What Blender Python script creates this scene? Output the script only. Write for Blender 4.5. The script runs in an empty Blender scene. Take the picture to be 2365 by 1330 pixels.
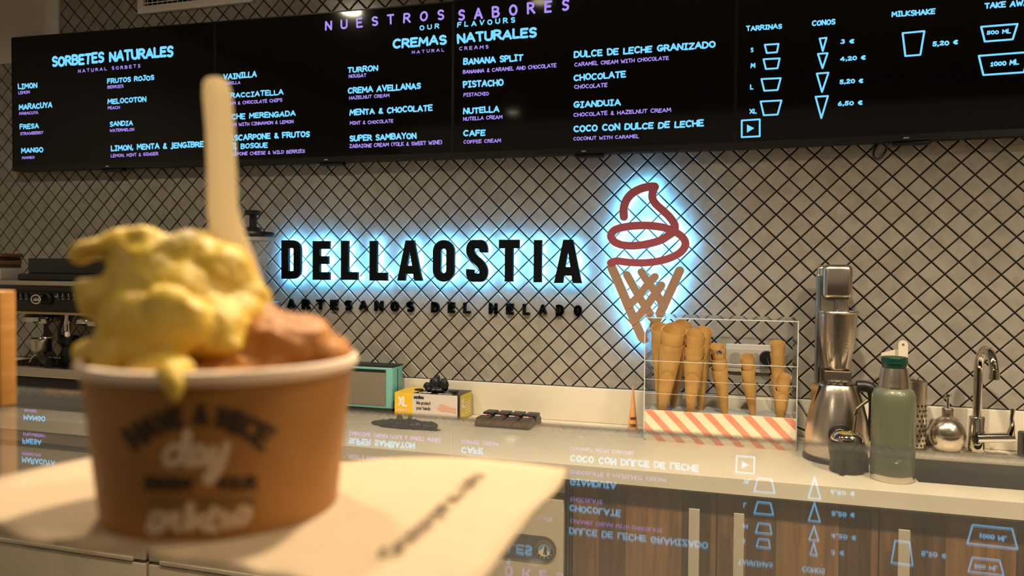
import bpy, bmesh, math, random
from mathutils import Vector, Matrix
PI = math.pi
S = bpy.context.scene
C = S.collection
U = 0.04                      # half a tile diagonal, metres
ZC = 0.90                     # worktop height
def zu(v): return ZC + (v + 23.9) * U
# ------------------------------------------------------------------ camera
FPX, YAW, PIT, ROL = 1749.44, -0.2935, -0.025936, 0.0079075
CAM = Vector((50.193 * U, -69.0225 * U, zu(-9.785)))
def cam_axes():
    cy, sy, cp, sp = math.cos(YAW), math.sin(YAW), math.cos(PIT), math.sin(PIT)
    f = Vector((sy * cp, cy * cp, sp)); r = Vector((cy, -sy, 0)); u = r.cross(f)
    cr, sr = math.cos(ROL), math.sin(ROL)
    return cr * r + sr * u, -sr * r + cr * u, f
RT, UP, FW = cam_axes()
cd = bpy.data.cameras.new('camera'); cam = bpy.data.objects.new('camera', cd); C.objects.link(cam)
m = Matrix((RT, UP, -FW)).transposed().to_4x4(); m.translation = CAM; cam.matrix_world = m
cd.sensor_width = 36; cd.lens = FPX / 2365 * 36; cd.clip_start = 0.02; cd.clip_end = 50
cd.dof.use_dof = True; cd.dof.focus_distance = 2.55; cd.dof.aperture_fstop = 6.8
S.camera = cam
# ------------------------------------------------------------------ world, view
w = bpy.data.worlds.new('world'); S.world = w; w.use_nodes = True
w.node_tree.nodes['Background'].inputs[0].default_value = (1.0, 0.80, 0.58, 1)
w.node_tree.nodes['Background'].inputs[1].default_value = 0.20
S.view_settings.view_transform = 'Standard'; S.view_settings.look = 'None'
S.view_settings.exposure = 0.0; S.view_settings.gamma = 1.0; S.view_settings.use_curve_mapping = False
S.cycles.max_bounces = 10; S.cycles.transmission_bounces = 8; S.cycles.transparent_max_bounces = 24
S.cycles.caustics_reflective = False; S.cycles.caustics_refractive = False
S.cycles.sample_clamp_indirect = 4.0
WARM = (1.0, 0.82, 0.58)
LAMPS = [(-5.5, -35, 13), (22.3, -39.5, 26), (50, -38, 37), (77, -38, 36), (104, -38, 16),
         (97, -66, 24), (-3.7, -112, 30)]      # x, y in tile units, watts

# ------------------------------------------------------------------ helpers
def ray(px, py):
    return (px - 1182.5) / FPX * RT - (py - 665) / FPX * UP + FW
def AY(px, py, Y):
    d = ray(px, py); return CAM + d * ((Y - CAM.y) / d.y)
def AZ(px, py, Z):
    d = ray(px, py); return CAM + d * ((Z - CAM.z) / d.z)
def mpp(px, py, Y):           # metres per pixel across the line of sight at depth Y
    a = AY(px, py, Y); b = AY(px + 1, py, Y); d = ray(px, py)
    return (b - a).length * d.y / math.hypot(d.x, d.y)

MATS = {}
def mat(name, col, rough=0.5, metal=0.0, emit=None, es=1.0, trans=0, ior=1.45, bump=None, noise=None, aniso=0, coat=0, spec=None, alpha=None):
    if name in MATS: return MATS[name]
    M = bpy.data.materials.new(name); M.use_nodes = True; nt = M.node_tree; b = nt.nodes['Principled BSDF']
    b.inputs['Base Color'].default_value = (*col, 1); b.inputs['Roughness'].default_value = rough
    b.inputs['Metallic'].default_value = metal; b.inputs['IOR'].default_value = ior
    b.inputs['Transmission Weight'].default_value = trans
    if coat: b.inputs['Coat Weight'].default_value = coat
    if aniso: b.inputs['Anisotropic'].default_value = aniso
    if spec is not None: b.inputs['Specular IOR Level'].default_value = spec
    if emit: b.inputs['Emission Color'].default_value = (*emit, 1); b.inputs['Emission Strength'].default_value = es
    tc = nt.nodes.new('ShaderNodeTexCoord')
    def tex(scale, detail=4, stretch=(1, 1, 1)):
        mp = nt.nodes.new('ShaderNodeMapping'); mp.inputs['Scale'].default_value = stretch
        nt.links.new(tc.outputs['Object'], mp.inputs[0])
        n = nt.nodes.new('ShaderNodeTexNoise'); n.inputs['Scale'].default_value = scale; n.inputs['Detail'].default_value = detail
        nt.links.new(mp.outputs[0], n.inputs['Vector']); return n
    if noise:                 # (scale, colour2, stretch)
        n = tex(noise[0], 5, noise[2] if len(noise) > 2 else (1, 1, 1))
        mx = nt.nodes.new('ShaderNodeMixRGB'); mx.inputs[1].default_value = (*col, 1); mx.inputs[2].default_value = (*noise[1], 1)
        r = nt.nodes.new('ShaderNodeMapRange'); r.inputs[1].default_value = 0.35; r.inputs[2].default_value = 0.65
        nt.links.new(n.outputs[0], r.inputs[0]); nt.links.new(r.outputs[0], mx.inputs[0]); nt.links.new(mx.outputs[0], b.inputs['Base Color'])
    if bump:                  # (scale, strength, stretch)
        n = tex(bump[0], 6, bump[2] if len(bump) > 2 else (1, 1, 1))
        bp = nt.nodes.new('ShaderNodeBump'); bp.inputs['Strength'].default_value = bump[1]; bp.inputs['Distance'].default_value = 0.002
        nt.links.new(n.outputs[0], bp.inputs['Height']); nt.links.new(bp.outputs[0], b.inputs['Normal'])
    MATS[name] = M; return M

def link(name, me, m, parent=None):
    o = bpy.data.objects.new(name, me); C.objects.link(o)
    if m is not None and not me.materials: me.materials.append(m)
    if parent: o.parent = parent
    return o
def tag(o, label=None, cat=None, group=None, kind=None):
    if label: o['label'] = label
    if cat: o['category'] = cat
    if group: o['group'] = group
    if kind: o['kind'] = kind
    return o
def thing(name, loc, label, cat, group=None, rz=0):
    o = bpy.data.objects.new(name, None); C.objects.link(o); o.location = loc; o.rotation_euler = (0, 0, rz); o.empty_display_size = 0.02
    return tag(o, label, cat, group)
class MB:
    def __init__(s): s.v = []; s.f = []; s.sm = []
    def add(s, vs, fs, smooth=False):
        k = len(s.v); s.v += [tuple(v) for v in vs]; s.f += [tuple(i + k for i in f) for f in fs]; s.sm += [smooth] * len(fs)
    def box(s, x0, x1, y0, y1, z0, z1, b=0.0):
        if b <= 0:
            s.add([(x0, y0, z0), (x1, y0, z0), (x1, y1, z0), (x0, y1, z0), (x0, y0, z1), (x1, y0, z1), (x1, y1, z1), (x0, y1, z1)],
                  [(0, 3, 2, 1), (4, 5, 6, 7), (0, 1, 5, 4), (1, 2, 6, 5), (2, 3, 7, 6), (3, 0, 4, 7)]); return
        bm = bmesh.new(); r = bmesh.ops.create_cube(bm, size=1)
        for v in bm.verts:
            v.co = Vector(((x0 + x1) / 2 + v.co.x * (x1 - x0), (y0 + y1) / 2 + v.co.y * (y1 - y0), (z0 + z1) / 2 + v.co.z * (z1 - z0)))
        bmesh.ops.bevel(bm, geom=bm.edges[:], offset=b, segments=3, profile=0.5, affect='EDGES')
        bm.verts.ensure_lookup_table()
        s.add([v.co[:] for v in bm.verts], [[v.index for v in f.verts] for f in bm.faces], True); bm.free()
    def lathe(s, prof, n=40, c=(0, 0), cap=True, a0=0, smooth=True):
        k = len(prof); vs = []
        for i in range(n):
            a = a0 + 2 * PI * i / n
            for r, z in prof: vs.append((c[0] + r * math.cos(a), c[1] + r * math.sin(a), z))
        fs = [(i * k + j, ((i + 1) % n) * k + j, ((i + 1) % n) * k + j + 1, i * k + j + 1) for i in range(n) for j in range(k - 1)]
        s.add(vs, fs, smooth)
        if cap:
            if prof[0][0] > 1e-6: s.add([vs[i * k] for i in range(n)], [tuple(range(n))[::-1]])
            if prof[-1][0] > 1e-6: s.add([vs[i * k + k - 1] for i in range(n)], [tuple(range(n))])
    def tube(s, pts, r, n=12, cap=True):
        pts = [Vector(p) for p in pts]; rs = r if isinstance(r, (list, tuple)) else [r] * len(pts)
        vs = []; up = None
        for i, p in enumerate(pts):
            t = (pts[min(i + 1, len(pts) - 1)] - pts[max(i - 1, 0)]).normalized()
            if up is None: up = t.orthogonal().normalized()
            up = (up - t * up.dot(t)).normalized(); q = t.cross(up)
            for j in range(n):
                a = 2 * PI * j / n; vs.append(p + (up * math.cos(a) + q * math.sin(a)) * rs[i])
        fs = [(i * n + j, i * n + (j + 1) % n, (i + 1) * n + (j + 1) % n, (i + 1) * n + j) for i in range(len(pts) - 1) for j in range(n)]
        if cap: fs += [tuple(range(n))[::-1], tuple(range((len(pts) - 1) * n, len(pts) * n))]
        s.add(vs, fs, True)
    def prism(s, poly, y0, y1):       # polygon in (x, z), extruded in y
        n = len(poly); s.add([(x, y0, z) for x, z in poly] + [(x, y1, z) for x, z in poly],
                             [tuple(range(n)), tuple(range(2 * n - 1, n - 1, -1))] + [(i, i + n, (i + 1) % n + n, (i + 1) % n) for i in range(n)])
    def build(s, name, m, parent=None, fix=False):
        me = bpy.data.meshes.new(name); me.from_pydata(s.v, [], s.f); me.update()
        for p, sm in zip(me.polygons, s.sm): p.use_smooth = sm
        if fix:
            bm = bmesh.new(); bm.from_mesh(me); bmesh.ops.recalc_face_normals(bm, faces=bm.faces[:]); bm.to_mesh(me); bm.free()
        if any(s.sm):
            try: me.set_sharp_from_angle(angle=math.radians(40))
            except Exception: pass
        return link(name, me, m, parent)
def spline(pts, n=6, closed=False):
    out = []; P = [Vector(p) for p in pts]; L = len(P)
    rng = range(L) if closed else range(L - 1)
    for i in rng:
        a, b, c, d = (P[(i - 1) % L] if closed or i > 0 else P[0]), P[i], P[(i + 1) % L], (P[(i + 2) % L] if closed or i + 2 < L else P[-1])
        for k in range(n):
            t = k / n
            out.append(0.5 * ((2 * b) + (c - a) * t + (2 * a - 5 * b + 4 * c - d) * t * t + (3 * b - a - 3 * c + d) * t ** 3))
    if not closed: out.append(P[-1])
    return out

# ribbons: strokes in 2D turned into quads with round joints
def ribbon2d(path, w, caps=True, closed=False):
    polys = []; P = [Vector((p[0], p[1])) for p in path]
    if closed: P = P + [P[0]]
    for a, b in zip(P, P[1:]):
        d = b - a
        if d.length < 1e-9: continue
        n = Vector((-d.y, d.x)).normalized() * w / 2
        polys.append([a - n, b - n, b + n, a + n])
    for i, p in enumerate(P):
        if caps or 0 < i < len(P) - 1 or closed:
            polys.append([p + Vector((math.cos(k * PI / 4 + .39), math.sin(k * PI / 4 + .39))) * w / 2 for k in range(8)])
    return polys
def arc(cx, cy, rx, ry, a0, a1, n=6):
    return [(cx + rx * math.cos(math.radians(a0 + (a1 - a0) * i / n)), cy + ry * math.sin(math.radians(a0 + (a1 - a0) * i / n))) for i in range(n + 1)]
G = {  # glyph: width, strokes (cap height 1)
 'A': (.66, [[(0, 0), (.33, 1), (.66, 0)], [(.12, .33), (.54, .33)]]),
 'B': (.56, [[(0, 0), (0, 1)], [(0, 1)] + arc(.28, .77, .24, .23, 90, -90, 4) + [(0, .54)], arc(.3, .27, .26, .27, 90, -90, 4) + [(0, 0)]]),
 'C': (.6, [arc(.33, .5, .33, .5, 50, 310, 8)]),
 'D': (.6, [[(0, 0), (0, 1), (.2, 1)] + arc(.22, .5, .38, .5, 90, -90, 6) + [(0, 0)]]),
 'E': (.5, [[(.5, 1), (0, 1), (0, 0), (.5, 0)], [(0, .52), (.42, .52)]]),
 'F': (.5, [[(.5, 1), (0, 1), (0, 0)], [(0, .52), (.42, .52)]]),
 'G': (.64, [arc(.33, .5, .33, .5, 50, 340, 8) + [(.36, .42)], [(.36, .42), (.68, .46)]]),
 'H': (.56, [[(0, 0), (0, 1)], [(.56, 0), (.56, 1)], [(0, .5), (.56, .5)]]),
 'I': (.4, [[(.2, 0), (.2, 1)], [(.02, 1), (.38, 1)], [(.02, 0), (.38, 0)]]),
 'i': (.0, [[(0, 0), (0, 1)]]),
 'J': (.44, [[(.36, 1), (.36, .25)] + arc(.18, .22, .18, .22, 0, -170, 4), [(.1, 1), (.5, 1)]]),
 'j': (.3, [[(.24, .72), (.24, .0)] + arc(.1, -.02, .14, .2, 0, -140, 4), [(.24, .98), (.24, 1)]]),
 'K': (.56, [[(0, 0), (0, 1)], [(.52, 1), (.02, .42), (.56, 0)]]),
 'L': (.46, [[(0, 1), (0, 0), (.46, 0)]]),
 'M': (.72, [[(0, 0), (.06, 1), (.36, .35), (.66, 1), (.72, 0)]]),
 'N': (.56, [[(0, 0), (0, 1), (.56, 0), (.56, 1)]]),
 'O': (.62, [arc(.31, .5, .31, .5, 90, 450, 10)]),
 'P': (.52, [[(0, 0), (0, 1), (.26, 1)] + arc(.26, .74, .26, .26, 90, -90, 4) + [(0, .48)]]),
 'Q': (.62, [arc(.31, .5, .31, .5, 90, 450, 10), [(.36, .25), (.62, -.06)]]),
 'R': (.56, [[(0, 0), (0, 1), (.26, 1)] + arc(.26, .75, .26, .25, 90, -90, 4) + [(0, .5)], [(.24, .5), (.58, 0)]]),
 'S': (.5, [[(.48, .86)] + arc(.26, .75, .23, .25, 60, 250, 5) + arc(.25, .25, .25, .26, 80, -140, 6)]),
 'T': (.56, [[(0, 1), (.56, 1)], [(.28, 1), (.28, 0)]]),
 'U': (.56, [[(0, 1), (0, .3)] + arc(.28, .28, .28, .28, 180, 360, 5) + [(.56, 1)]]),
 'V': (.6, [[(0, 1), (.3, 0), (.6, 1)]]),
 'W': (.84, [[(0, 1), (.2, 0), (.42, .7), (.64, 0), (.84, 1)]]),
 'X': (.56, [[(0, 0), (.56, 1)], [(0, 1), (.56, 0)]]),
 'Y': (.56, [[(0, 1), (.28, .5), (.56, 1)], [(.28, .5), (.28, 0)]]),
 'Z': (.54, [[(0, 1), (.54, 1), (0, 0), (.54, 0)]]),
 '0': (.52, [arc(.26, .4, .26, .4, 90, 450, 9)]),
 '1': (.36, [[(.03, .6), (.18, .8), (.18, 0)], [(0, 0), (.36, 0)]]),
 '2': (.5, [arc(.24, .58, .22, .22, 160, 0, 4) + [(0, 0), (.5, 0)]]),
 '3': (.46, [arc(.2, .6, .2, .2, 140, -80, 5), arc(.2, .2, .24, .21, 80, -150, 5)]),
 '4': (.56, [[(.4, 0), (.4, .8), (0, .25), (.56, .25)]]),
 '5': (.48, [[(.46, .8), (.08, .8), (.05, .45)] + arc(.2, .24, .25, .24, 90, -150, 6)]),
 '6': (.48, [[(.36, .84), (.1, .5)] + arc(.24, .23, .22, .23, 160, 520, 8)]),
 '9': (.48, [[(.14, 0), (.42, .45)] + arc(.24, .6, .22, .22, 0, 360, 8)]),
 '-': (.36, [[(0, .4), (.3, .4)]]),
 '.': (.1, [[(0, 0), (.02, 0)]]),
 ',': (.14, [[(.1, .08), (.02, -.16)]]),
 '(': (.24, [arc(.28, .5, .24, .62, 120, 240, 4)]),
 ')': (.24, [arc(-.04, .5, .24, .62, 60, -60, 4)]),
 '&': (.6, [[(.6, .0), (.16, .72)] + arc(.28, .8, .13, .16, 180, 0, 4) + [(.08, .32)] + arc(.24, .22, .2, .22, 160, 350, 4)]),
 '€': (.56, [arc(.34, .4, .28, .4, 50, 310, 7), [(0, .5), (.4, .5)], [(0, .32), (.36, .32)]]),
}
def text_strokes(txt, space=.2, seed=0, jit=0.0):
    rnd = random.Random(seed); x = 0; out = []
    for ch in txt:
        if ch == ' ': x += .34 + space; continue
        wd, st = G[ch]; dy = rnd.uniform(-jit, jit); sc = 1 + rnd.uniform(-jit, jit); sl = rnd.uniform(-jit, jit)
        for s in st: out.append([(x + p[0] + (p[1] - .5) * sl, dy + p[1] * sc) for p in s])
        x += wd + space
    return out, x - space
PK = [0]
def padd(mb, f):          # one flat print polygon, each a hair further out than the last so that crossings stay clean
    f = [Vector(q) for q in f]; n = (f[1] - f[0]).cross(f[2] - f[0])
    if n.length > 0: n.normalize()
    PK[0] += 1; f = [q + n * (.00003 * (PK[0] % 9)) for q in f]; mb.add(f, [tuple(range(len(f)))])
def write(mb, txt, fn, W, H, wt=.16, space=.2, seed=0, jit=0.05, caps=True, depth=None):
    """put text on a surface; fn(s, t) gives a 3D point, s in 0..W, t in 0..H."""
    st, tw = text_strokes(txt, space, seed, jit); k = (W - wt * H) / max(tw, 1e-6)
    for s in st:
        path = [(wt * H / 2 + p[0] * k, p[1] * H * (1 - wt) + wt * H / 2) for p in s]
        for poly in ribbon2d(path, wt * H, caps):
            padd(mb, [fn(q.x, q.y) for q in poly])
def ribbon_ext(mb, path, w, y0, y1, caps=True, closed=False):
    for poly in ribbon2d(path, w, caps, closed): mb.prism([(q.x, q.y) for q in poly], y0, y1)
def miter(path, w, closed=False):
    """offset outline of a polyline with mitred corners, as quads"""
    P = [Vector(p) for p in path]; n = len(P); L = []; R_ = []
    for i in range(n):
        a = P[i - 1] if (i > 0 or closed) else None; b = P[(i + 1) % n] if (i < n - 1 or closed) else None
        d1 = (P[i] - a).normalized() if a is not None else (b - P[i]).normalized()
        d2 = (b - P[i]).normalized() if b is not None else d1
        t = (d1 + d2).normalized(); nn = Vector((-t.y, t.x)); k = w / 2 / max(.35, nn.dot(Vector((-d1.y, d1.x))))
        L.append(P[i] + nn * k); R_.append(P[i] - nn * k)
    q = [[R_[i], R_[(i + 1) % n], L[(i + 1) % n], L[i]] for i in range(n if closed else n - 1)]
    return q
def miter_ext(mb, path, w, y0, y1, closed=False):
    for q in miter(path, w, closed): mb.prism([(p.x, p.y) for p in q], y0, y1)

def strip_ext(mb, path, w, y0, y1, dy=0.0, led=None, lw=.75):
    P = [Vector(p) for p in path]; n = len(P)
    def sides(w):
        L, R_ = [], []
        for i in range(n):
            d1 = (P[i] - P[i - 1]).normalized() if i else (P[1] - P[0]).normalized(); d2 = (P[i + 1] - P[i]).normalized() if i < n - 1 else d1
            t = (d1 + d2).normalized(); nn = Vector((-t.y, t.x)); k = w / 2 / max(.5, nn.dot(Vector((-d1.y, d1.x)))); L.append(P[i] + nn * k); R_.append(P[i] - nn * k)
        return L, R_
    L, R_ = sides(w); d0 = (P[0] - P[1]).normalized(); d1 = (P[-1] - P[-2]).normalized()
    cap1 = [P[-1] + Vector((d1.x * math.cos(a) - d1.y * math.sin(a), d1.x * math.sin(a) + d1.y * math.cos(a))) * w / 2 for a in [-PI / 3, -PI / 6, 0, PI / 6, PI / 3]]
    cap0 = [P[0] + Vector((d0.x * math.cos(a) - d0.y * math.sin(a), d0.x * math.sin(a) + d0.y * math.cos(a))) * w / 2 for a in [-PI / 3, -PI / 6, 0, PI / 6, PI / 3]]
    out = R_ + cap1 + L[::-1] + cap0; m_ = len(out); y0 = y0 - dy
    vs = [(p.x, y0, p.y) for p in out] + [(p.x, y1, p.y) for p in out]; fs = []
    for i in range(m_): fs.append((i, (i + 1) % m_, m_ + (i + 1) % m_, m_ + i))
    for o_ in (0, m_):
        for i in range(n - 1): fs.append((o_ + i, o_ + i + 1, o_ + m_ - 1 - 5 - i - 1, o_ + m_ - 1 - 5 - i))
        fs.append(tuple(o_ + k for k in [n - 1] + list(range(n, n + 5)) + [n + 5])); fs.append(tuple(o_ + k for k in [m_ - 6] + list(range(m_ - 5, m_)) + [0]))
    mb.add(vs, fs)
    if led is not None:
        L, R_ = sides(w * lw)
        for i in range(n - 1): led.add([(p.x, y1 + .0012, p.y) for p in (R_[i], R_[i + 1], L[i + 1], L[i])], [(0, 1, 2, 3)])

# ------------------------------------------------------------------ materials
def tile_material():
    M = bpy.data.materials.new('glazed_tile'); M.use_nodes = True; nt = M.node_tree; b = nt.nodes['Principled BSDF']; N = nt.nodes.new; Lk = nt.links.new
    g = N('ShaderNodeNewGeometry'); sx = N('ShaderNodeSeparateXYZ'); Lk(g.outputs['Position'], sx.inputs[0])
    def math_(op, a, bb=None):
        n = N('ShaderNodeMath'); n.operation = op
        for i, v in enumerate((a, bb)):
            if v is None: continue
            if isinstance(v, (int, float)): n.inputs[i].default_value = v
            else: Lk(v, n.inputs[i])
        return n.outputs[0]
    X = math_('DIVIDE', sx.outputs[0], 2 * U); Z = math_('DIVIDE', math_('SUBTRACT', sx.outputs[2], zu(0)), 2 * U)
    a = math_('FLOOR', math_('ADD', X, Z)); c = math_('FLOOR', math_('SUBTRACT', X, Z))
    cb = N('ShaderNodeCombineXYZ'); Lk(a, cb.inputs[0]); Lk(c, cb.inputs[1])
    wn = N('ShaderNodeTexWhiteNoise'); Lk(cb.outputs[0], wn.inputs['Vector'])
    n1 = N('ShaderNodeTexNoise'); n1.inputs['Scale'].default_value = 22; n1.inputs['Detail'].default_value = 5
    off = N('ShaderNodeVectorMath'); off.operation = 'MULTIPLY_ADD'; Lk(wn.outputs['Color'], off.inputs[0]); off.inputs[1].default_value = (9, 9, 9); Lk(g.outputs['Position'], off.inputs[2])
    Lk(off.outputs[0], n1.inputs['Vector'])
    v = math_('ADD', math_('MULTIPLY', wn.outputs['Value'], .22), math_('MULTIPLY', n1.outputs[0], 1.0))
    r = N('ShaderNodeValToRGB'); r.color_ramp.elements[0].position = .32; r.color_ramp.elements[0].color = (.27, .242, .205, 1)
    r.color_ramp.elements[1].position = .76; r.color_ramp.elements[1].color = (.37, .345, .30, 1); Lk(v, r.inputs[0])
    Lk(r.outputs[0], b.inputs['Base Color']); b.inputs['Roughness'].default_value = .22
    bp = N('ShaderNodeBump'); bp.inputs['Strength'].default_value = .25; bp.inputs['Distance'].default_value = .002
    Lk(n1.outputs[0], bp.inputs['Height']); Lk(bp.outputs[0], b.inputs['Normal'])
    return M
M_tile = tile_material()
M_grout = mat('dark_grout', (.012, .010, .008), .9)
M_plaster = mat('pale_plaster', (.66, .62, .56), .8, bump=(60, .1))
M_white = mat('white_paint', (.78, .75, .70), .5)
M_black = mat('satin_black', (.004, .004, .0045), .35)
M_bezel = mat('bezel_black', (.012, .011, .010), .3)
M_screen = mat('screen_black', (.0015, .0015, .002), .06)
M_cyan = mat('cyan_screen_light', (0, 0, 0), .5, emit=(.16, .58, .95), es=1.25)
M_violet = mat('violet_screen_light', (0, 0, 0), .5, emit=(.42, .28, .92), es=1.0)
M_sign = mat('sign_black', (.002, .004, .005), .55, spec=.15)
M_red = mat('sign_crimson', (.36, .080, .115), .45)
M_brown = mat('sign_tan', (.36, .225, .155), .45)
M_led = mat('blue_led_backlight', (0, 0, 0), .5, emit=(.10, .50, 1.0), es=90)
M_top = mat('cream_worktop', (.74, .66, .52), .32, noise=(8, (.70, .62, .48)))
M_steel = mat('brushed_steel', (.64, .58, .50), .24, 1.0, bump=(40, .12, (6, 6, .15)))
M_steel_v = mat('satin_steel_sheet', (.56, .47, .34), .45, .3, bump=(30, .08, (.1, 1, 8)))
M_handle = mat('satin_bar', (.52, .45, .34), .45, .35)
M_chrome = mat('polished_chrome', (.68, .65, .60), .07, 1.0)
M_blackp = mat('black_plastic', (.008, .008, .008), .4)
M_cream = mat('cream_plastic', (.78, .70, .56), .35)
M_green = mat('sage_green_enamel', (.085, .095, .058), .38, coat=.3, bump=(300, .15))
M_dgreen = mat('dark_green_plastic', (.004, .035, .022), .3)
M_mint = mat('mint_plastic', (.19, .50, .46), .4)
M_grille = mat('taupe_speaker_cloth', (.20, .17, .13), .8)
M_waffle = None

def wood_material(name, cols, scale=1.0, rough=.45):
    M = bpy.data.materials.new(name); M.use_nodes = True; nt = M.node_tree; b = nt.nodes['Principled BSDF']; N = nt.nodes.new; Lk = nt.links.new
    tc = N('ShaderNodeTexCoord'); sx = N('ShaderNodeSeparateXYZ'); Lk(tc.outputs['Object'], sx.inputs[0])
    m1 = N('ShaderNodeMath'); m1.operation = 'MULTIPLY'; m1.inputs[1].default_value = 13 * scale; Lk(sx.outputs[0], m1.inputs[0])
    n0 = N('ShaderNodeMath'); n0.operation = 'FLOOR'; Lk(m1.outputs[0], n0.inputs[0])
    wn = N('ShaderNodeTexWhiteNoise'); wn.noise_dimensions = '1D'; Lk(n0.outputs[0], wn.inputs['W'])
    mp = N('ShaderNodeMapping'); mp.inputs['Scale'].default_value = (30, 30, 1.6); Lk(tc.outputs['Object'], mp.inputs[0])
    ad = N('ShaderNodeVectorMath'); Lk(mp.outputs[0], ad.inputs[0]); Lk(wn.outputs['Color'], ad.inputs[1])
    n = N('ShaderNodeTexNoise'); n.inputs['Scale'].default_value = 1.6; n.inputs['Detail'].default_value = 9; n.inputs['Roughness'].default_value = .65; n.inputs['Distortion'].default_value = .6
    Lk(ad.outputs[0], n.inputs['Vector'])
    s = N('ShaderNodeMath'); s.operation = 'MULTIPLY_ADD'; Lk(wn.outputs['Value'], s.inputs[0]); s.inputs[1].default_value = .42
    s2 = N('ShaderNodeMath'); s2.operation = 'SUBTRACT'; Lk(n.outputs[0], s2.inputs[0]); s2.inputs[1].default_value = .16; Lk(s2.outputs[0], s.inputs[2])
    r = N('ShaderNodeValToRGB'); e = r.color_ramp.elements
    e[0].position = .22; e[0].color = (*cols[0], 1); e[1].position = .85; e[1].color = (*cols[2], 1); x = e.new(.5); x.color = (*cols[1], 1)
    Lk(s.outputs[0], r.inputs[0]); Lk(r.outputs[0], b.inputs['Base Color']); b.inputs['Roughness'].default_value = rough
    return M
M_wood = wood_material('dark_plank_laminate', [(.028, .014, .007), (.092, .046, .020), (.22, .112, .042)])

def waffle_material():
    M = bpy.data.materials.new('waffle'); M.use_nodes = True; nt = M.node_tree; b = nt.nodes['Principled BSDF']; N = nt.nodes.new; Lk = nt.links.new
    uv = N('ShaderNodeUVMap'); 
    outs = []
    for ang in (.5, -.5):
        mp = N('ShaderNodeMapping'); mp.inputs['Rotation'].default_value = (0, 0, ang * 1.5); Lk(uv.outputs[0], mp.inputs[0])
        wv = N('ShaderNodeTexWave'); wv.inputs['Scale'].default_value = 15; Lk(mp.outputs[0], wv.inputs['Vector']); outs.append(wv.outputs[1])
    mx = N('ShaderNodeMath'); mx.operation = 'MAXIMUM'; Lk(outs[0], mx.inputs[0]); Lk(outs[1], mx.inputs[1])
    tc = N('ShaderNodeTexCoord'); n = N('ShaderNodeTexNoise'); n.inputs['Scale'].default_value = 14; Lk(tc.outputs['Object'], n.inputs['Vector'])
    s = N('ShaderNodeMath'); s.operation = 'MULTIPLY_ADD'; Lk(mx.outputs[0], s.inputs[0]); s.inputs[1].default_value = .35; Lk(n.outputs[0], s.inputs[2])
    r = N('ShaderNodeValToRGB'); e = r.color_ramp.elements; e[0].position = .35; e[0].color = (.42, .19, .04, 1); e[1].position = .95; e[1].color = (.70, .41, .125, 1)
    Lk(s.outputs[0], r.inputs[0]); Lk(r.outputs[0], b.inputs['Base Color']); b.inputs['Roughness'].default_value = .7
    bp = N('ShaderNodeBump'); bp.inputs['Strength'].default_value = .7; bp.inputs['Distance'].default_value = .0015; Lk(mx.outputs[0], bp.inputs['Height']); Lk(bp.outputs[0], b.inputs['Normal'])
    return M
M_waffle = waffle_material()

def acrylic():
    M = bpy.data.materials.new('clear_acrylic'); M.use_nodes = True; nt = M.node_tree; N = nt.nodes.new; Lk = nt.links.new
    nt.nodes.remove(nt.nodes['Principled BSDF']); t = N('ShaderNodeBsdfTransparent'); t.inputs[0].default_value = (.992, .995, .997, 1)
    g = N('ShaderNodeBsdfGlossy'); g.inputs['Roughness'].default_value = .03; lw = N('ShaderNodeLayerWeight'); pw_ = N('ShaderNodeMath'); pw_.operation = 'POWER'; Lk(lw.outputs['Facing'], pw_.inputs[0]); pw_.inputs[1].default_value = 5
    f = N('ShaderNodeMath'); f.operation = 'MULTIPLY_ADD'; Lk(pw_.outputs[0], f.inputs[0]); f.inputs[1].default_value = .9; f.inputs[2].default_value = .022
    mx = N('ShaderNodeMixShader'); Lk(f.outputs[0], mx.inputs[0]); Lk(t.outputs[0], mx.inputs[1]); Lk(g.outputs[0], mx.inputs[2])
    Lk(mx.outputs[0], nt.nodes['Material Output'].inputs[0]); return M
M_acryl = acrylic()
M_acryl_edge = mat('acrylic_edge', (.78, .84, .86), .3); M_acryl_edge.node_tree.nodes['Principled BSDF'].inputs['Alpha'].default_value = .38

# ------------------------------------------------------------------ lamps
for i, (x, y, pw) in enumerate(LAMPS):
    p = Vector((x * U, y * U, 2.985))
    where = ['above the left screens', 'above the glove box', 'above the cone stand', 'above the sink', 'at the far right',
             'over the customer side, right', 'far back on the customer side'][i]
    t = thing('ceiling_downlight', p, 'round recessed ceiling downlight ' + where, 'lamp')
    b = MB(); b.lathe([(.050, 0.002), (.062, -.004), (.062, .004)], 28, cap=False); b.build('trim_ring', M_white, t)
    b = MB(); b.lathe([(.0001, 0), (.050, 0.0)], 28, cap=False); b.build('lens', mat('lamp_lens', (0, 0, 0), .5, emit=WARM, es=12), t)
    ld = bpy.data.lights.new('bulb', 'AREA'); ld.shape = 'DISK'; ld.size = .11; ld.energy = pw; ld.color = WARM; ld.spread = math.radians(112 if y > -50 and i else 155)
    lo = bpy.data.objects.new('bulb', ld); C.objects.link(lo); lo.parent = t; lo.location = (0, 0, -.012)

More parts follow.
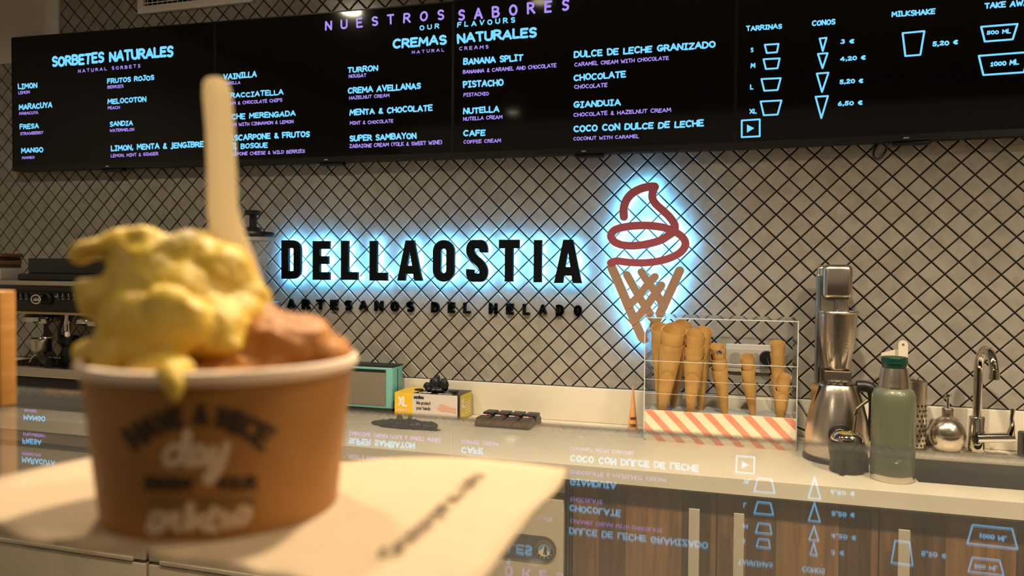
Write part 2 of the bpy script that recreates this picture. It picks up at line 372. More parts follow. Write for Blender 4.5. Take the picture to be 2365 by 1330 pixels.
# ------------------------------------------------------------------ room
def struct(name, mb, m, parent=None):
    o = mb.build(name, m, parent)
    if not parent: o['kind'] = 'structure'
    return o
XL, XR, YF = -40 * U, 112 * U, -125 * U
b = MB(); b.box(XL, XR, YF, 0.0, -.05, 0); struct('floor', b, mat('grey_floor', (.16, .14, .12), .5))
b = MB(); b.box(XL, XR, YF, 0.0, 2.99, 3.05); struct('ceiling', b, mat('ceiling_paint', (.35, .31, .27), .9))
b = MB(); b.box(XL, XR, 0.0, .12, 0, 2.99); wall = struct('wall_back', b, M_grout)
b = MB(); b.box(XL - .1, XL, YF, 0.12, 0, 2.99); struct('wall_left', b, M_plaster)
b = MB(); b.box(XR, XR + .1, YF, 0.12, 0, 2.99); struct('wall_right', b, mat('brown_wall', (.20, .15, .11), .8))

# tiles: diamonds, the 300 that show largest on their own, the rest joined
Z_BS = -20.75                              # top of the upstand
def clip(poly, z):                        # keep what is above z
    out = []
    for a, c in zip(poly, poly[1:] + poly[:1]):
        if a[1] >= z: out.append(a)
        if (a[1] - z) * (c[1] - z) < 0:
            t = (z - a[1]) / (c[1] - a[1]); out.append((a[0] + t * (c[0] - a[0]), z))
    return out
def tile_faces(poly, jx=.060):
    cx_ = sum(p[0] for p in poly) / len(poly); cz_ = sum(p[1] for p in poly) / len(poly)
    def inset(d):
        o = []
        n = len(poly)
        for i in range(n):
            p0, p1, p2 = Vector(poly[i - 1]), Vector(poly[i]), Vector(poly[(i + 1) % n])
            d1, d2 = (p1 - p0).normalized(), (p2 - p1).normalized(); n1, n2 = Vector((-d1.y, d1.x)), Vector((-d2.y, d2.x))
            bi = (n1 + n2); k = d / max(.3, bi.dot(n1)); o.append((p1 + bi * k))
        return o
    A, B_ = inset(jx), inset(jx + .055)
    n = len(poly); y0, y1, y2 = 0.0, -.10 * U, -.15 * U
    vs = [(p.x, y0, p.y) for p in A] + [(p.x, y1, p.y) for p in A] + [(p.x, y2, p.y) for p in B_]
    fs = [(i, (i + 1) % n, n + (i + 1) % n, n + i) for i in range(n)] + [(n + i, n + (i + 1) % n, 2 * n + (i + 1) % n, 2 * n + i) for i in range(n)] + [tuple(range(2 * n, 3 * n))]
    return vs, fs
cells = []
for i in range(-39, 91):
    for j in range(-30, 24):
        if (i + j) % 2 == 0: continue      # tile centre sits between nodes
        cx_, cz_ = i, -j
        poly = clip([(cx_, cz_ - 1), (cx_ + 1, cz_), (cx_, cz_ + 1), (cx_ - 1, cz_)], Z_BS)
        if len(poly) < 3 or cz_ - 1 > 26 or max(p[1] for p in poly) - Z_BS < .3: continue
        if cx_ < -27 and cz_ > 15: continue
        P = Vector((cx_ * U, 0, zu(cz_))) - CAM; d = P.dot(FW)
        if d < .1: continue
        px, py = 1182.5 + FPX * P.dot(RT) / d, 665 - FPX * P.dot(UP) / d
        hid = (-31 < cx_ < 78 and 1.2 < cz_ < 15.5) or (210 < px < 640 and 560 < py) or (px > 2365 or px < 0 or py < 0)
        cells.append((0 if hid else 1 / d, cx_, cz_, poly))
cells.sort(key=lambda c: -c[0])
full_mesh = None; rest = MB(); rt = random.Random(3)
for n, (_, cx_, cz_, poly) in enumerate(cells):
    if n < 300:
        loc = [(p[0] - cx_, p[1] - cz_) for p in poly]
        if len(poly) == 4 and full_mesh is not None: me = full_mesh
        else:
            vs, fs = tile_faces(loc); me = bpy.data.meshes.new('tile'); me.from_pydata([(v[0] * U, v[1], v[2] * U) for v in vs], [], fs); me.update(); me.materials.append(M_tile)
            if len(poly) == 4: full_mesh = me
        o = bpy.data.objects.new('tile', me); C.objects.link(o); o.parent = wall; o.location = (cx_ * U, 0, zu(cz_))
        o.rotation_euler = (rt.uniform(-.006, .006), 0, rt.uniform(-.006, .006))
    else:
        vs, fs = tile_faces(poly)
        rest.add([(v[0] * U, v[1], zu(v[2])) for v in vs], fs)
o = rest.build('tile_field', M_tile, wall); o['kind'] = 'stuff'

# plaster panel at upper left with its raised edge trim
b = MB(); b.box(XL, -27.1 * U, -.35 * U, 0, zu(13.85), 2.99); pl = struct('wall_panel', b, M_plaster)
b = MB(); b.box(-27.1 * U, -25.05 * U, -.45 * U, 0, zu(13.85), 2.99, .004); struct('trim_1', b, M_white)
# backsplash upstand
b = MB(); b.box(XL, XR, -.55 * U, 0.0, ZC, zu(Z_BS), .002); struct('trim_2', b, mat('cream_upstand', (.70, .64, .53), .45))

# ------------------------------------------------------------------ worktop with sink cut-out
YW = -16.6 * U; TK = .042
sL = AZ(2095, 1088, ZC).x; sBk, sFr = AZ(2112, 1060, ZC).y, AZ(2112, 1119, ZC).y; sR = 88 * U
b = MB()
b.box(XL, sL, YW, -.55 * U, ZC - TK, ZC); b.box(sL, XR, YW, sFr, ZC - TK, ZC); b.box(sL, XR, sBk, -.55 * U, ZC - TK, ZC); b.box(sR, XR, sFr, sBk, ZC - TK, ZC)
wt = tag(b.build('worktop', M_top), 'long cream stone worktop running along the tiled wall', 'worktop')
t = thing('sink', (sL, sFr, ZC - TK), 'dark steel sink basin set into the cream worktop', 'sink')
b = MB(); wx, wy, dp = sR - sL, sBk - sFr, .16
b.box(0, .004, 0, wy, -dp, .036); b.box(wx - .004, wx, 0, wy, -dp, .036); b.box(0, wx, 0, .004, -dp, .036); b.box(0, wx, wy - .004, wy, -dp, .036); b.box(0, wx, 0, wy, -dp - .004, -dp)
b.build('basin', mat('dark_basin_steel', (.10, .09, .08), .45, .6), t)
b = MB(); b.lathe([(.0, 0), (.03, 0), (.035, .003), (.045, .003), (.045, 0)], 24, (.25, wy / 2)); o = b.build('drain', M_chrome, t); o.location.z = -dp

# ------------------------------------------------------------------ base units
YB = -15.9 * U
zb = ZC - TK - .002
def ux(px, py=1250): return AY(px, py, YB).x
x_end = ux(1306); KICK = .10
# stainless undercounter units
def zpy(px, py, Y=YB): return AY(px, py, Y).z
def steel_unit(x0, x1, label, first):
    t = thing('refrigerated_counter', (x0, YB, KICK), label, 'fridge')
    W = x1 - x0; H = zb - KICK; D = -YB - .03
    z1 = zpy(1300, 1146) - KICK; z2 = zpy(1300, 1161) - KICK; z3 = zpy(340, 1308) - KICK
    b = MB(); b.box(0, W, .035, D, 0, H); b.build('body', mat('dark_void', (.01, .009, .008), .7), t)
    b = MB(); b.box(.0, W - .004, 0.006, .034, z1, H - .012, .002); b.build('top_panel', M_steel_v, t)
    for k in range(2):
        xa, xb = k * W / 2 + .003, (k + 1) * W / 2 - .006
        b = MB(); b.box(xa, xb, 0, .034, z3 + .012, z2, .003); d = b.build('drawer', M_steel_v, t)
        b = MB(); b.box(xa + .05, xb - .05, -.006, .02, z3 + .006, z3 + .02, .002); b.build('handle', M_steel_v, d)
        b = MB(); b.box(xa, xb, 0, .034, .0, z3, .003); b.build('drawer', M_steel_v, t)
    b = MB(); b.box(.02, W - .02, .04, D, -KICK + .002, 0); b.build('plinth', M_blackp, t)
    return t
u1 = steel_unit(ux(340, 1300) + .002, x_end, 'stainless counter fridge under the worktop beside the wooden doors, badge on its drawer', 1)
u2 = steel_unit(ux(340, 1300) - (x_end - ux(340, 1300)), ux(340, 1300) - .004, 'stainless counter fridge under the worktop at the left end', 0)
# control strip with badge on the right unit
def lx(px, py=1270): return AY(px, py, YB).x - u1.location.x
def lz(px, py): return AY(px, py, YB).z - KICK
b = MB(); cz_ = lz(1250, 1272); rr = lz(1250, 1272) - lz(1250, 1301); x1 = lx(1285) - rr; x0 = lx(1120) + rr
poly = [(x1 + rr * math.cos(a), cz_ + rr * math.sin(a)) for a in [(-PI / 2) + PI * k / 12 for k in range(13)]] + [(x0 + rr * math.cos(a), cz_ + rr * math.sin(a)) for a in [PI / 2 + PI * k / 12 for k in range(13)]]
b.prism(poly, -.004, 0.001); strip = b.build('control_panel', mat('panel_grey', (.07, .065, .055), .4), u1, fix=True)
bx, bz, br = lx(1258), lz(1258, 1275), (lz(1258, 1275) - lz(1258, 1297))
def disc(r, y, c=(0, 0), n=28): return [(c[0] + r * math.cos(2 * PI * k / n), c[1] + r * math.sin(2 * PI * k / n)) for k in range(n)]
def prism_obj(poly, y0, y1, name, m, par):
    b = MB(); b.prism(poly, y0, y1); return b.build(name, m, par, fix=True)
prism_obj([(bx + p[0], bz + p[1]) for p in disc(br, 0)], -.0052, -.004, 'badge', mat('badge_ring_gold', (.22, .17, .09), .5), strip)
prism_obj([(bx + p[0], bz + p[1]) for p in disc(br * .95, 0)], -.0056, -.005, 'badge', mat('badge_navy', (.03, .035, .04), .5), strip)
prism_obj([(bx + p[0], bz + p[1]) for p in disc(br * .68, 0)], -.0060, -.0054, 'badge', mat('badge_sky', (.14, .26, .36), .5), strip)
mt = [(-.66, -.2), (-.4, .05), (-.22, .12), (0, .5), (.12, .2), (.3, .05), (.62, -.22), (.5, -.45), (.1, -.62), (-.3, -.6), (-.55, -.4)]
prism_obj([(bx + p[0] * br * .98, bz + p[1] * br) for p in mt], -.0064, -.0058, 'mountain', mat('badge_cream', (.62, .52, .34), .5), strip)
bear = [(-.02, .5), (.12, .46), (.2, .1), (.22, -.4), (.05, -.5), (-.02, -.2), (-.08, -.45), (-.18, -.42), (-.1, .1)]
prism_obj([(bx + (p[0] + .08) * br, bz + p[1] * br) for p in bear], -.0068, -.0062, 'bear', mat('badge_dark', (.05, .035, .025), .5), strip)
b = MB()
for k in range(5):
    a = math.radians(-150 + 30 * k); b.prism([(bx + br * .82 * math.cos(a) + br * .07 * math.cos(q), bz + br * .82 * math.sin(a) + br * .07 * math.sin(q)) for q in [2 * PI * i / 5 for i in range(5)]], -.0062, -.0055)
def on_arc(R0, a_mid, s_len):
    def f(s, t_):
        a = a_mid + (s_len / 2 - s) / R0; return (bx + (R0 + t_) * math.cos(a), -.0062, bz + (R0 + t_) * math.sin(a))
    return f
write(b, 'MONIZARE', on_arc(br * .74, PI / 2, br * 1.9), br * 1.9, br * .17, .16, .3, 1, 0)
b.build('badge_print', mat('badge_gold', (.45, .36, .2), .5), strip)
b = MB(); seg = [(.004, .02), (.0, .02), (0, .01), (.009, .01), (.009, 0), (0, 0)]
ox, oz = lx(1158), lz(1158, 1270)
for p in ribbon2d([(ox + q[0], oz + q[1]) for q in seg], .0016): b.add([(q.x, -.0055, q.y) for q in p], [tuple(range(len(p)))])
b.build('red_digits', mat('red_led_digits', (0, 0, 0), .5, emit=(1, .12, .06), es=1.5), strip)
# wooden cupboards
def cupboard(x0, x1, label, handles):
    t = thing('base_cupboard', (x0, YB, KICK), label, 'cabinet')
    W = x1 - x0; H = zb - KICK; D = -YB - .03
    cut = .22 if x1 > sL - .01 else 0
    b = MB(); b.box(.001, W - .001, .022, D, 0, H - cut); b.build('body', mat('cupboard_body', (.02, .012, .008), .6), t)
    b = MB(); b.box(.0015, W - .0015, 0, .02, .003, H - .008, .001); d = b.build('door', M_wood, t)
    for hx0, hx1, hy in handles:
        a, c = AY(hx0, 1250, YB - .03).x - x0, AY(hx1, 1250, YB - .03).x - x0; zt = AY(hx0, hy, YB - .03).z - KICK
        b = MB(); b.box(a, c, -.032, -.026, zt - .36, zt, .001); h = b.build('handle', M_handle, d)
        for zz in (zt - .02, zt - .34):
            b = MB(); b.box((a + c) / 2 - .006, (a + c) / 2 + .006, -.026, .001, zz - .006, zz + .006); b.build('handle_post', M_steel, h)
    b = MB(); b.box(0, W, .04, D, -KICK + .002, -.001); b.build('plinth', M_blackp, t)
    return t
cupboard(ux(1322), ux(1655), 'dark wood plank-look cupboard with steel bar handle, first beside the fridge', [(1590, 1615, 1180)])
cupboard(ux(1655), ux(2030), 'dark wood plank-look cupboard below the mixer, steel bar handle at its left', [(1694, 1718, 1191)])
cupboard(ux(2030), ux(2030) + .55, 'dark wood plank-look cupboard below the sink, steel bar handle', [(2075, 2102, 1229)])
b = MB(); b.box(ux(1309), ux(1313), YB + .004, -.05, KICK, zb); b.box(ux(1317.5), ux(1320), YB - .004, YB + .01, KICK, zb); tag(b.build('filler_strip', mat('filler_bronze', (.12, .10, .08), .3, .8)), 'thin dark metal filler strip between fridge and wooden cupboard', 'filler strip')

# ------------------------------------------------------------------ screens with menus
YT = -1.5 * U
seams_b = [(37, 395), (498.5, 380.5), (1047, 365), (1697, 343)]
xs = [AY(27, 160, YT).x, AY(497, 220, YT).x, AY(1046, 190, YT).x, AY(1699.5, 170, YT).x]
xs.append(xs[3] + (xs[3] - xs[0]) / 3)
ztop = [(AY(24, 87, YT).z, AY(495, 50, YT).z), (AY(495, 50, YT).z, AY(1046, 3, YT).z), (AY(1046, 3, YT).z,) * 2, (AY(1046, 3, YT).z,) * 2]
zbot = [(AY(37, 395, YT).z, AY(498, 381, YT).z), (AY(498, 382, YT).z, AY(1047, 365, YT).z), (AY(1047, 365, YT).z, AY(1697, 343, YT).z), (AY(1697, 343, YT).z, AY(2365, 311, YT).z)]
def origin(o, s): return lambda u, v: (o[0] + u / s, o[1] + v / s)
za, zb2, zc_, zd = origin((0, 0), 2.955), origin((700, 0), 3.326), origin((1280, 0), 3.326), origin((1665, 0), 3.326)
MENU = [
 [(za, 'SORBETES NATURALES', 355, 462, 1187, 388, 'c'), (za, 'NATURAL SORBETS', 535, 498, 960, 474, 'w'),
  (za, 'LIMON', 124, 612, 257, 573, 'c'), (za, 'LEMON', 127, 645, 205, 623, 'v'), (za, 'MARACUYA', 130, 752, 360, 711, 'c'), (za, 'MARACUYA', 133, 787, 263, 765, 'v'),
  (za, 'FRESA', 136, 885, 268, 848, 'c'), (za, 'STRAWBERRY', 140, 924, 298, 902, 'v'), (za, 'MANGO', 146, 1047, 298, 1010, 'c'), (za, 'MANGO', 152, 1088, 238, 1067, 'v'),
  (za, 'FRUTOS ROJOS', 733, 573, 1055, 536, 'c'), (za, 'BERRIES', 735, 607, 845, 585, 'v'), (za, 'MELOCOTON', 735, 713, 1001, 675, 'c'), (za, 'PEACH', 737, 749, 820, 727, 'v'),
  (za, 'SANDIA', 750, 866, 910, 829, 'c'), (za, 'WATERMELON', 750, 903, 918, 881, 'v'), (za, 'LIMON, MENTA & jENGIBRE', 758, 1033, 1393, 992, 'c'), (za, 'LEMON, MINT & GINGER', 758, 1075, 1083, 1052, 'v')],
 [(za, 'VAINILLA', 1525, 546, 1755, 503, 'c'), (za, 'VANILLA', 1525, 582, 1643, 560, 'v'), (za, 'STRACCIATELLA', 1512, 676, 1937, 638, 'c'), (za, 'CREAM & CHOCOLATE CHIPS', 1515, 722, 1928, 697, 'v'),
  (za, 'LECHE MERENGADA', 1522, 822, 2020, 782, 'c'), (za, 'CREAM WITH CINNAMON & LEMON', 1524, 868, 2005, 843, 'v'), (za, 'MASCARPONE & FRUTOS', 1528, 965, 2117, 922, 'c'),
  (za, 'DEL BOSQUE', 1535, 1022, 1830, 984, 'c'), (za, 'MASCARPONE CHEESE & WILD BERRIES', 1500, 1068, 2083, 1043, 'v'),
  (zb2, 'NUESTROS', 170, 237, 1085, 160, 'V'), (zb2, 'OUR', 895, 236, 1048, 196, 'C'), (zb2, 'CREMAS', 688, 378, 1105, 300, 'c'), (zb2, 'NATURAL', 837, 416, 1085, 390, 'w'),
  (zb2, 'TURRON', 342, 563, 578, 516, 'c'), (zb2, 'NOUGAT', 352, 602, 488, 573, 'v'), (zb2, 'CREMA AVELLANAS', 344, 722, 907, 672, 'c'), (zb2, 'HAZELNUT CREAM', 355, 767, 665, 739, 'v'),
  (zb2, 'MENTA & CHOCOLATE', 358, 889, 997, 840, 'c'), (zb2, 'MINT & CHOCOLATE', 360, 961, 695, 933, 'v'), (zb2, 'SUPER SAMBAYON', 357, 1090, 873, 1040, 'c'), (zb2, 'ZABAIONE CREAM (YOLK & SWEET WINE)', 357, 1139, 1070, 1108, 'v')],
 [(zb2, 'SABORES', 1190, 162, 2045, 72, 'V'), (zb2, 'FLAVOURS', 1185, 214, 1630, 170, 'C'), (zb2, 'NATURALES', 1182, 338, 1797, 258, 'c'), (zb2, 'CREAMS', 1200, 391, 1425, 361, 'w'),
  (zb2, 'BANANA SPLIT', 1230, 503, 1692, 450, 'c'), (zb2, 'BANANNA & CARAMEL AND CHOCOLATE', 1228, 570, 1947, 539, 'v'), (zb2, 'PISTACHO', 1228, 680, 1542, 626, 'c'), (zb2, 'PISTACHIO', 1233, 745, 1428, 715, 'v'),
  (zb2, 'NUTELLA', 1230, 879, 1510, 828, 'c'), (zb2, 'NUTELLA CREAM', 1230, 929, 1533, 899, 'v'), (zb2, 'CAFE', 1230, 1051, 1403, 1000, 'c'), (zb2, 'COFFEE CREAM', 1233, 1106, 1522, 1077, 'v'),
  (zc_, 'DULCE DE LECHE GRANIZADO', 150, 448, 1240, 394, 'c'), (zc_, 'CARAMEL CREAM WITH CHOCOLATE', 155, 513, 880, 482, 'v'), (zc_, 'CHOCOLATE', 148, 625, 552, 572, 'c'), (zc_, 'CHOCOLATE', 153, 686, 410, 653, 'v'),
  (zc_, 'GIANDUIA', 148, 832, 513, 780, 'c'), (zc_, 'CHOCOLATE & HAZELNUT CREAM', 148, 899, 898, 867, 'v'), (zc_, 'COCO CON DULCE DE LECHE', 147, 1019, 1150, 965, 'c'), (zc_, 'COCONUT WITH CARAMEL', 147, 1082, 653, 1053, 'v')],
 [(zd, 'TARRINAS', 192, 243, 470, 202, 'c'), (zd, 'CONOS', 697, 205, 880, 160, 'c'), (zd, 'MILKSHAKE', 1308, 137, 1647, 92, 'c'), (zd, 'TAKE AWAY', 2022, 73, 2410, 25, 'c'),
  (zd, 'S', 227, 403, 250, 367, 'c'), (zd, 'M', 227, 526, 265, 486, 'c'), (zd, 'L', 223, 690, 250, 650, 'c'), (zd, 'XL', 218, 876, 277, 836, 'c'),
  (zd, '3 €', 918, 341, 1027, 298, 'c'), (zd, '4,20 €', 913, 473, 1114, 430, 'c'), (zd, '5,20 €', 910, 648, 1095, 604, 'c'), (zd, '6,50 €', 895, 817, 1090, 774, 'c'),
  (zd, '5,20 €', 1623, 358, 1823, 312, 'c'), (zd, '500 ML', 2040, 270, 2228, 232, 'c'), (zd, '1000 ML', 2068, 512, 2288, 468, 'c')],
]
SHAPES = {1: [(za, [(1500, 980), (1608, 975), (1608, 1060), (1500, 1066)], 'menu_icon')],
 3: [(zd, [(337, 345), (443, 338), (430, 402), (352, 408)], 'cup_icon'), (zd, [(327, 456), (451, 449), (435, 525), (345, 531)], 'cup_icon'), (zd, [(311, 608), (459, 601), (435, 692), (333, 698)], 'cup_icon'), (zd, [(305, 780), (465, 772), (435, 880), (329, 886)], 'cup_icon'),
  (zd, [(758, 297), (811, 291), (782, 393)], 'cone_icon'), (zd, [(745, 415), (819, 409), (780, 525)], 'cone_icon'), (zd, [(736, 566), (826, 559), (776, 707)], 'cone_icon'), (zd, [(727, 744), (822, 738), (771, 908)], 'cone_icon'),
  (zd, [(160, 926), (298, 917), (298, 1047), (160, 1054)], 'menu_icon'), (zd, [(1395, 256), (1562, 240), (1531, 422), (1416, 431)], 'cup_icon'),
  (zd, [(1998, 207), (2277, 185), (2240, 303), (2026, 320)], 'cup_icon'), (zd, [(1980, 430), (2375, 400), (2325, 556), (2015, 577)], 'cup_icon')]}
TVL = ['wide black menu screen with the sorbet list, leftmost on the wall', 'wide black menu screen with the first cream flavours, behind the spoon tip',
       'wide black menu screen with the natural creams list, directly above the lit cone sign', 'wide black menu screen with cup and cone prices, rightmost on the wall']
for k in range(4):
    x0, x1 = xs[k] + .0003, xs[k + 1] - .0003; zB = (zbot[k][0] + zbot[k][1]) / 2; zT = (ztop[k][0] + ztop[k][1]) / 2
    if k >= 2: zT = ztop[1][1] + .003
    t = thing('menu_screen', (x0, YT, zB), TVL[k], 'screen', 'menu screens above the counter')
    W = x1 - x0
    def bar_box(b, xa, xb, ya, yb, la, lb, ra, rb):   # sloping top / bottom
        b.add([(xa, ya, la), (xb, ya, ra), (xb, yb, ra), (xa, yb, la), (xa, ya, lb), (xb, ya, rb), (xb, yb, rb), (xa, yb, lb)],
              [(0, 3, 2, 1), (4, 5, 6, 7), (0, 1, 5, 4), (1, 2, 6, 5), (2, 3, 7, 6), (3, 0, 4, 7)])
    bl, brr = zbot[k][0] - zB, zbot[k][1] - zB
    tl, tr = (ztop[k][0] - zB, ztop[k][1] - zB) if k < 2 else (zT - zB, zT - zB)
    b = MB(); bar_box(b, 0, W, .0012, .045, bl, tl, brr, tr); b.build('housing', M_black, t)
    b = MB(); bar_box(b, .005, W - .005, 0, .002, bl + .021, tl - .005, brr + .021, tr - .005); scr = b.build('display', M_screen, t)
    b = MB(); bar_box(b, 0, W, -.0015, .0014, bl, bl + .021, brr, brr + .021); fr = b.build('bezel', M_bezel, t)
    b = MB(); bar_box(b, 0, W, -.001, .0014, tl - .005, tl, tr - .005, tr); bar_box(b, 0, .005, -.001, .0014, bl, tl, bl, tl); bar_box(b, W - .005, W, -.001, .0014, brr, tr, brr, tr); b.build('bezel', M_black, t)
    b = MB(); b.box(W * .485, W * .5, -.0022, -.001, (bl + brr) / 2 + .007, (bl + brr) / 2 + .011); b.build('maker_mark', mat('mark_white', (.6, .6, .6), .4), fr)
    b = MB(); b.box(W * .46, W * .56, .006, .03, (bl + brr) / 2 - .012, (bl + brr) / 2, .002); b.build('sensor_box', M_black, t)
    for xx in (.25, .75):
        b = MB(); b.box(W * xx - .02, W * xx + .02, .045, .06, .06, .4); b.build('mount_bracket', M_black, t)
    X0, Z0 = t.location.x, t.location.z
    def tv(px, py):
        p = AY(px, py, YT); return p.x - X0, p.z - Z0
    for q, (f, s, xl, yb, xr, yt, cc) in enumerate(MENU[k]):
        a = tv(*f(xl, yb)); h = tv(*f(xl, yt))[1] - a[1]; xe = tv(*f(xr, yb))[0]
        b = MB(); Wt = xe - a[0]
        sp = {'c': .2, 'v': .2, 'w': .55, 'V': 1.05, 'C': .6}[cc]; wtt = {'c': .235, 'v': .205, 'w': .2, 'V': .19, 'C': .22}[cc]
        if s[0] in '0123456789': wtt = .23
        if cc == 'V':     # wide-spaced heading, a letter at a time
            st, tw = text_strokes(s, sp, 7, .04); kx = (Wt - wtt * h) / tw; x_ = 0; it = iter(st)
            for ch in s:
                b = MB()
                for _ in G[ch][1]:
                    for poly in ribbon2d([(wtt * h / 2 + p[0] * kx, p[1] * h * (1 - wtt) + wtt * h / 2) for p in next(it)], wtt * h): padd(b, [(a[0] + p.x, -.0016, a[1] + p.y) for p in poly])
                b.build('menu_letter', M_violet, scr)
            continue
        write(b, s, lambda u, v: (a[0] + u, -.0016, a[1] + v), Wt, h, wtt, sp, k * 50 + q, .06)
        b.build('menu_line', M_cyan if cc in 'cC' else M_violet, scr)
    for f, pts, nm in SHAPES.get(k, []):
        P = [tv(*f(*p)) for p in pts]; b = MB()
        for poly in ribbon2d(P, .0058, True, True): b.add([(q.x, -.0016, q.y) for q in poly], [tuple(range(len(poly)))])
        if nm == 'menu_icon' and k == 3:
            b.add([(q[0], -.0016, q[1]) for q in [tv(*f(*p)) for p in [(200, 957), (200, 1020), (257, 985)]]], [(0, 1, 2)])
        b.build(nm, M_cyan, scr)
# cable loop under the right screen
pts = [AY(2038, 322, -.03), AY(2030, 330, -.02), AY(2020, 345, -.015), AY(2018, 360, -.015), AY(2026, 367, -.015), AY(2037, 361, -.015), AY(2047, 345, -.015), AY(2051, 325, -.03)]
b = MB(); b.tube(spline(pts, 5), .0035, 8); tag(b.build('cable_loop', M_blackp), 'black cable loop hanging under the rightmost menu screen', 'cable')

# ventilation grille top left
gx0, gx1 = AY(326, 36, 0).x, AY(590, 10, 0).x; gz = AY(326, 36, 0).z
t = thing('ventilation_grille', ((gx0 + gx1) / 2, 0, gz), 'white louvred air grille high on the tiled wall', 'vent')
hw = (gx1 - gx0) / 2; hh = .26; fw = .032
b = MB(); b.box(-hw, hw, -.022, -.004, 0, fw, .002); b.box(-hw, hw, -.022, -.004, hh - fw, hh, .002); b.box(-hw, -hw + fw, -.0215, -.004, fw, hh - fw); b.box(hw - fw, hw, -.0215, -.004, fw, hh - fw); b.build('frame', M_white, t)
b = MB(); b.box(-hw + fw, hw - fw, -.006, -.001, fw, hh - fw); b.build('backing', M_blackp, t)
nv = int((2 * hw - 2 * fw) / .025)
for k in range(nv):
    x = -hw + fw + .012 + k * (2 * hw - 2 * fw - .02) / (nv - 1)
    b = MB(); b.box(x - .001, x + .001, -.012, -.007, fw, hh - fw); b.build('vertical_vane', M_white, t)
for k in range(8):
    z = fw + .012 + k * .025
    b = MB(); b.box(-hw + fw, hw - fw, -.019, -.013, z - .0015, z + .0015); b.build('louvre', M_white, t)

# ------------------------------------------------------------------ illuminated sign
YS0, YS1 = -1.15 * U, -.78 * U
f6 = origin((600, 500), 2.956)
def sg(px, py, Y=YS0): p = AY(px, py, Y); return Vector((p.x, p.z))
base = AY(1000, 645, YS0)
sign = thing('letter_sign', (base.x, 0, base.z), 'row of large black backlit wall letters reading DELLAOSTIA', 'sign')
def letter(ch, xl, xr, yt, yb):
    a, c = sg(*f6(xl, yb)), sg(*f6(xr - 8, yb)); H = sg(*f6(xl, yt)).y - a.y; W = c.x - a.x; w = .205 * H; h = w / 2
    A = {'D': [('c', [(h, h), (h, H - h)] + arc(W - h - W * .24, H - h - W * .24, W * .24, W * .24, 90, 0, 5) + arc(W - h - W * .24, h + W * .24, W * .24, W * .24, 0, -90, 5))],
         'E': [('m', [(h, 0), (h, H)]), ('m', [(w * .9, H - h), (W, H - h)]), ('m', [(w * .9, h), (W, h)]), ('m', [(w * .9, H * .51), (W * .93, H * .51)])],
         'L': [('m', [(h, H), (h, 0)]), ('m', [(w * .9, h), (W, h)])],
         'A': [('p', [(0, 0), (w * 1.02, 0), (W / 2 + w * .2, H), (W / 2 - w * .55, H)]), ('p', [(W - w * 1.02, 0), (W, 0), (W / 2 + w * .55, H), (W / 2 - w * .2, H)]), ('m', [(W * .27, H * .27), (W * .73, H * .27)])],
         'O': [('c', arc(W / 2, H - W / 2, W / 2 - h, W / 2 - h, 0, 180, 10) + arc(W / 2, W / 2, W / 2 - h, W / 2 - h, 180, 360, 10))],
         'S': [('m', spline([(W - h, H * .70), (W - h, H * .80), (W * .72, H - h * 1.05), (W * .5, H - h), (W * .28, H - h * 1.05), (h, H * .80), (h * 1.1, H * .68), (W * .38, H * .56), (W * .66, H * .43), (W - h, H * .30), (W - h, H * .19), (W * .72, h * 1.05), (W * .5, h), (W * .28, h * 1.05), (h, H * .19), (h, H * .30)], 5))],
         'T': [('m', [(0, H - h), (W, H - h)]), ('m', [(W / 2, H - w * .9), (W / 2, 0)])],
         'I': [('m', [(W / 2, 0), (W / 2, H)])]}[ch]
    ox, oz = a.x - base.x, a.y - base.z
    body, led = MB(), MB()
    for kd, pth in A:
        pth = [(p[0] + ox, p[1] + oz) for p in pth]; 
        ww = w * (1.0 if ch != 'I' else W / w)
        if kd == 'p':
            body.prism(pth, YS0 - .0002 * (len(body.v) // 8), YS1); cq = sum((Vector(p) for p in pth), Vector((0, 0))) / 4
            led.add([(cq.x + (p[0] - cq.x) * .72, YS1 + .0012, cq.y + (p[1] - cq.y) * .86) for p in pth], [(0, 1, 2, 3)]); continue
        miter_ext(body, pth, ww, YS0 + .0001 * (len(body.v) // 8 % 3), YS1, kd == 'c')
        for q in miter(pth, w * .75, kd == 'c'): led.add([(p.x, YS1 + .0012, p.y) for p in q], [(0, 1, 2, 3)])
    o = body.build('letter', M_sign, sign, fix=True); led.build('backlight', M_led, o)
for a in [('D', 147, 285, 162, 425), ('E', 360, 482, 167, 432), ('L', 553, 675, 165, 432), ('L', 748, 877, 166, 437), ('A', 937, 1115, 163, 437), ('O', 1180, 1334, 160, 444),
          ('S', 1408, 1560, 160, 445), ('T', 1630, 1777, 158, 443), ('I', 1868, 1930, 160, 449), ('A', 2008, 2204, 158, 453)]: letter(*a)
base2 = AY(1000, 730, -.5 * U)
sub = thing('tagline_sign', (base2.x, 0, base2.z), 'row of small black wall letters reading ARTESANOS DEL HELADO', 'sign')
xsl = [(183, 240), (284, 341), (383, 438), (478, 532), (573, 628), (672, 736), (780, 840), (890, 948), (995, 1052), None, (1168, 1225), (1282, 1330), (1387, 1438), None, (1562, 1620), (1680, 1733), (1793, 1843), (1898, 1963), (2020, 2078), (2142, 2200)]
Y2a, Y2b = -.50 * U, -.16 * U
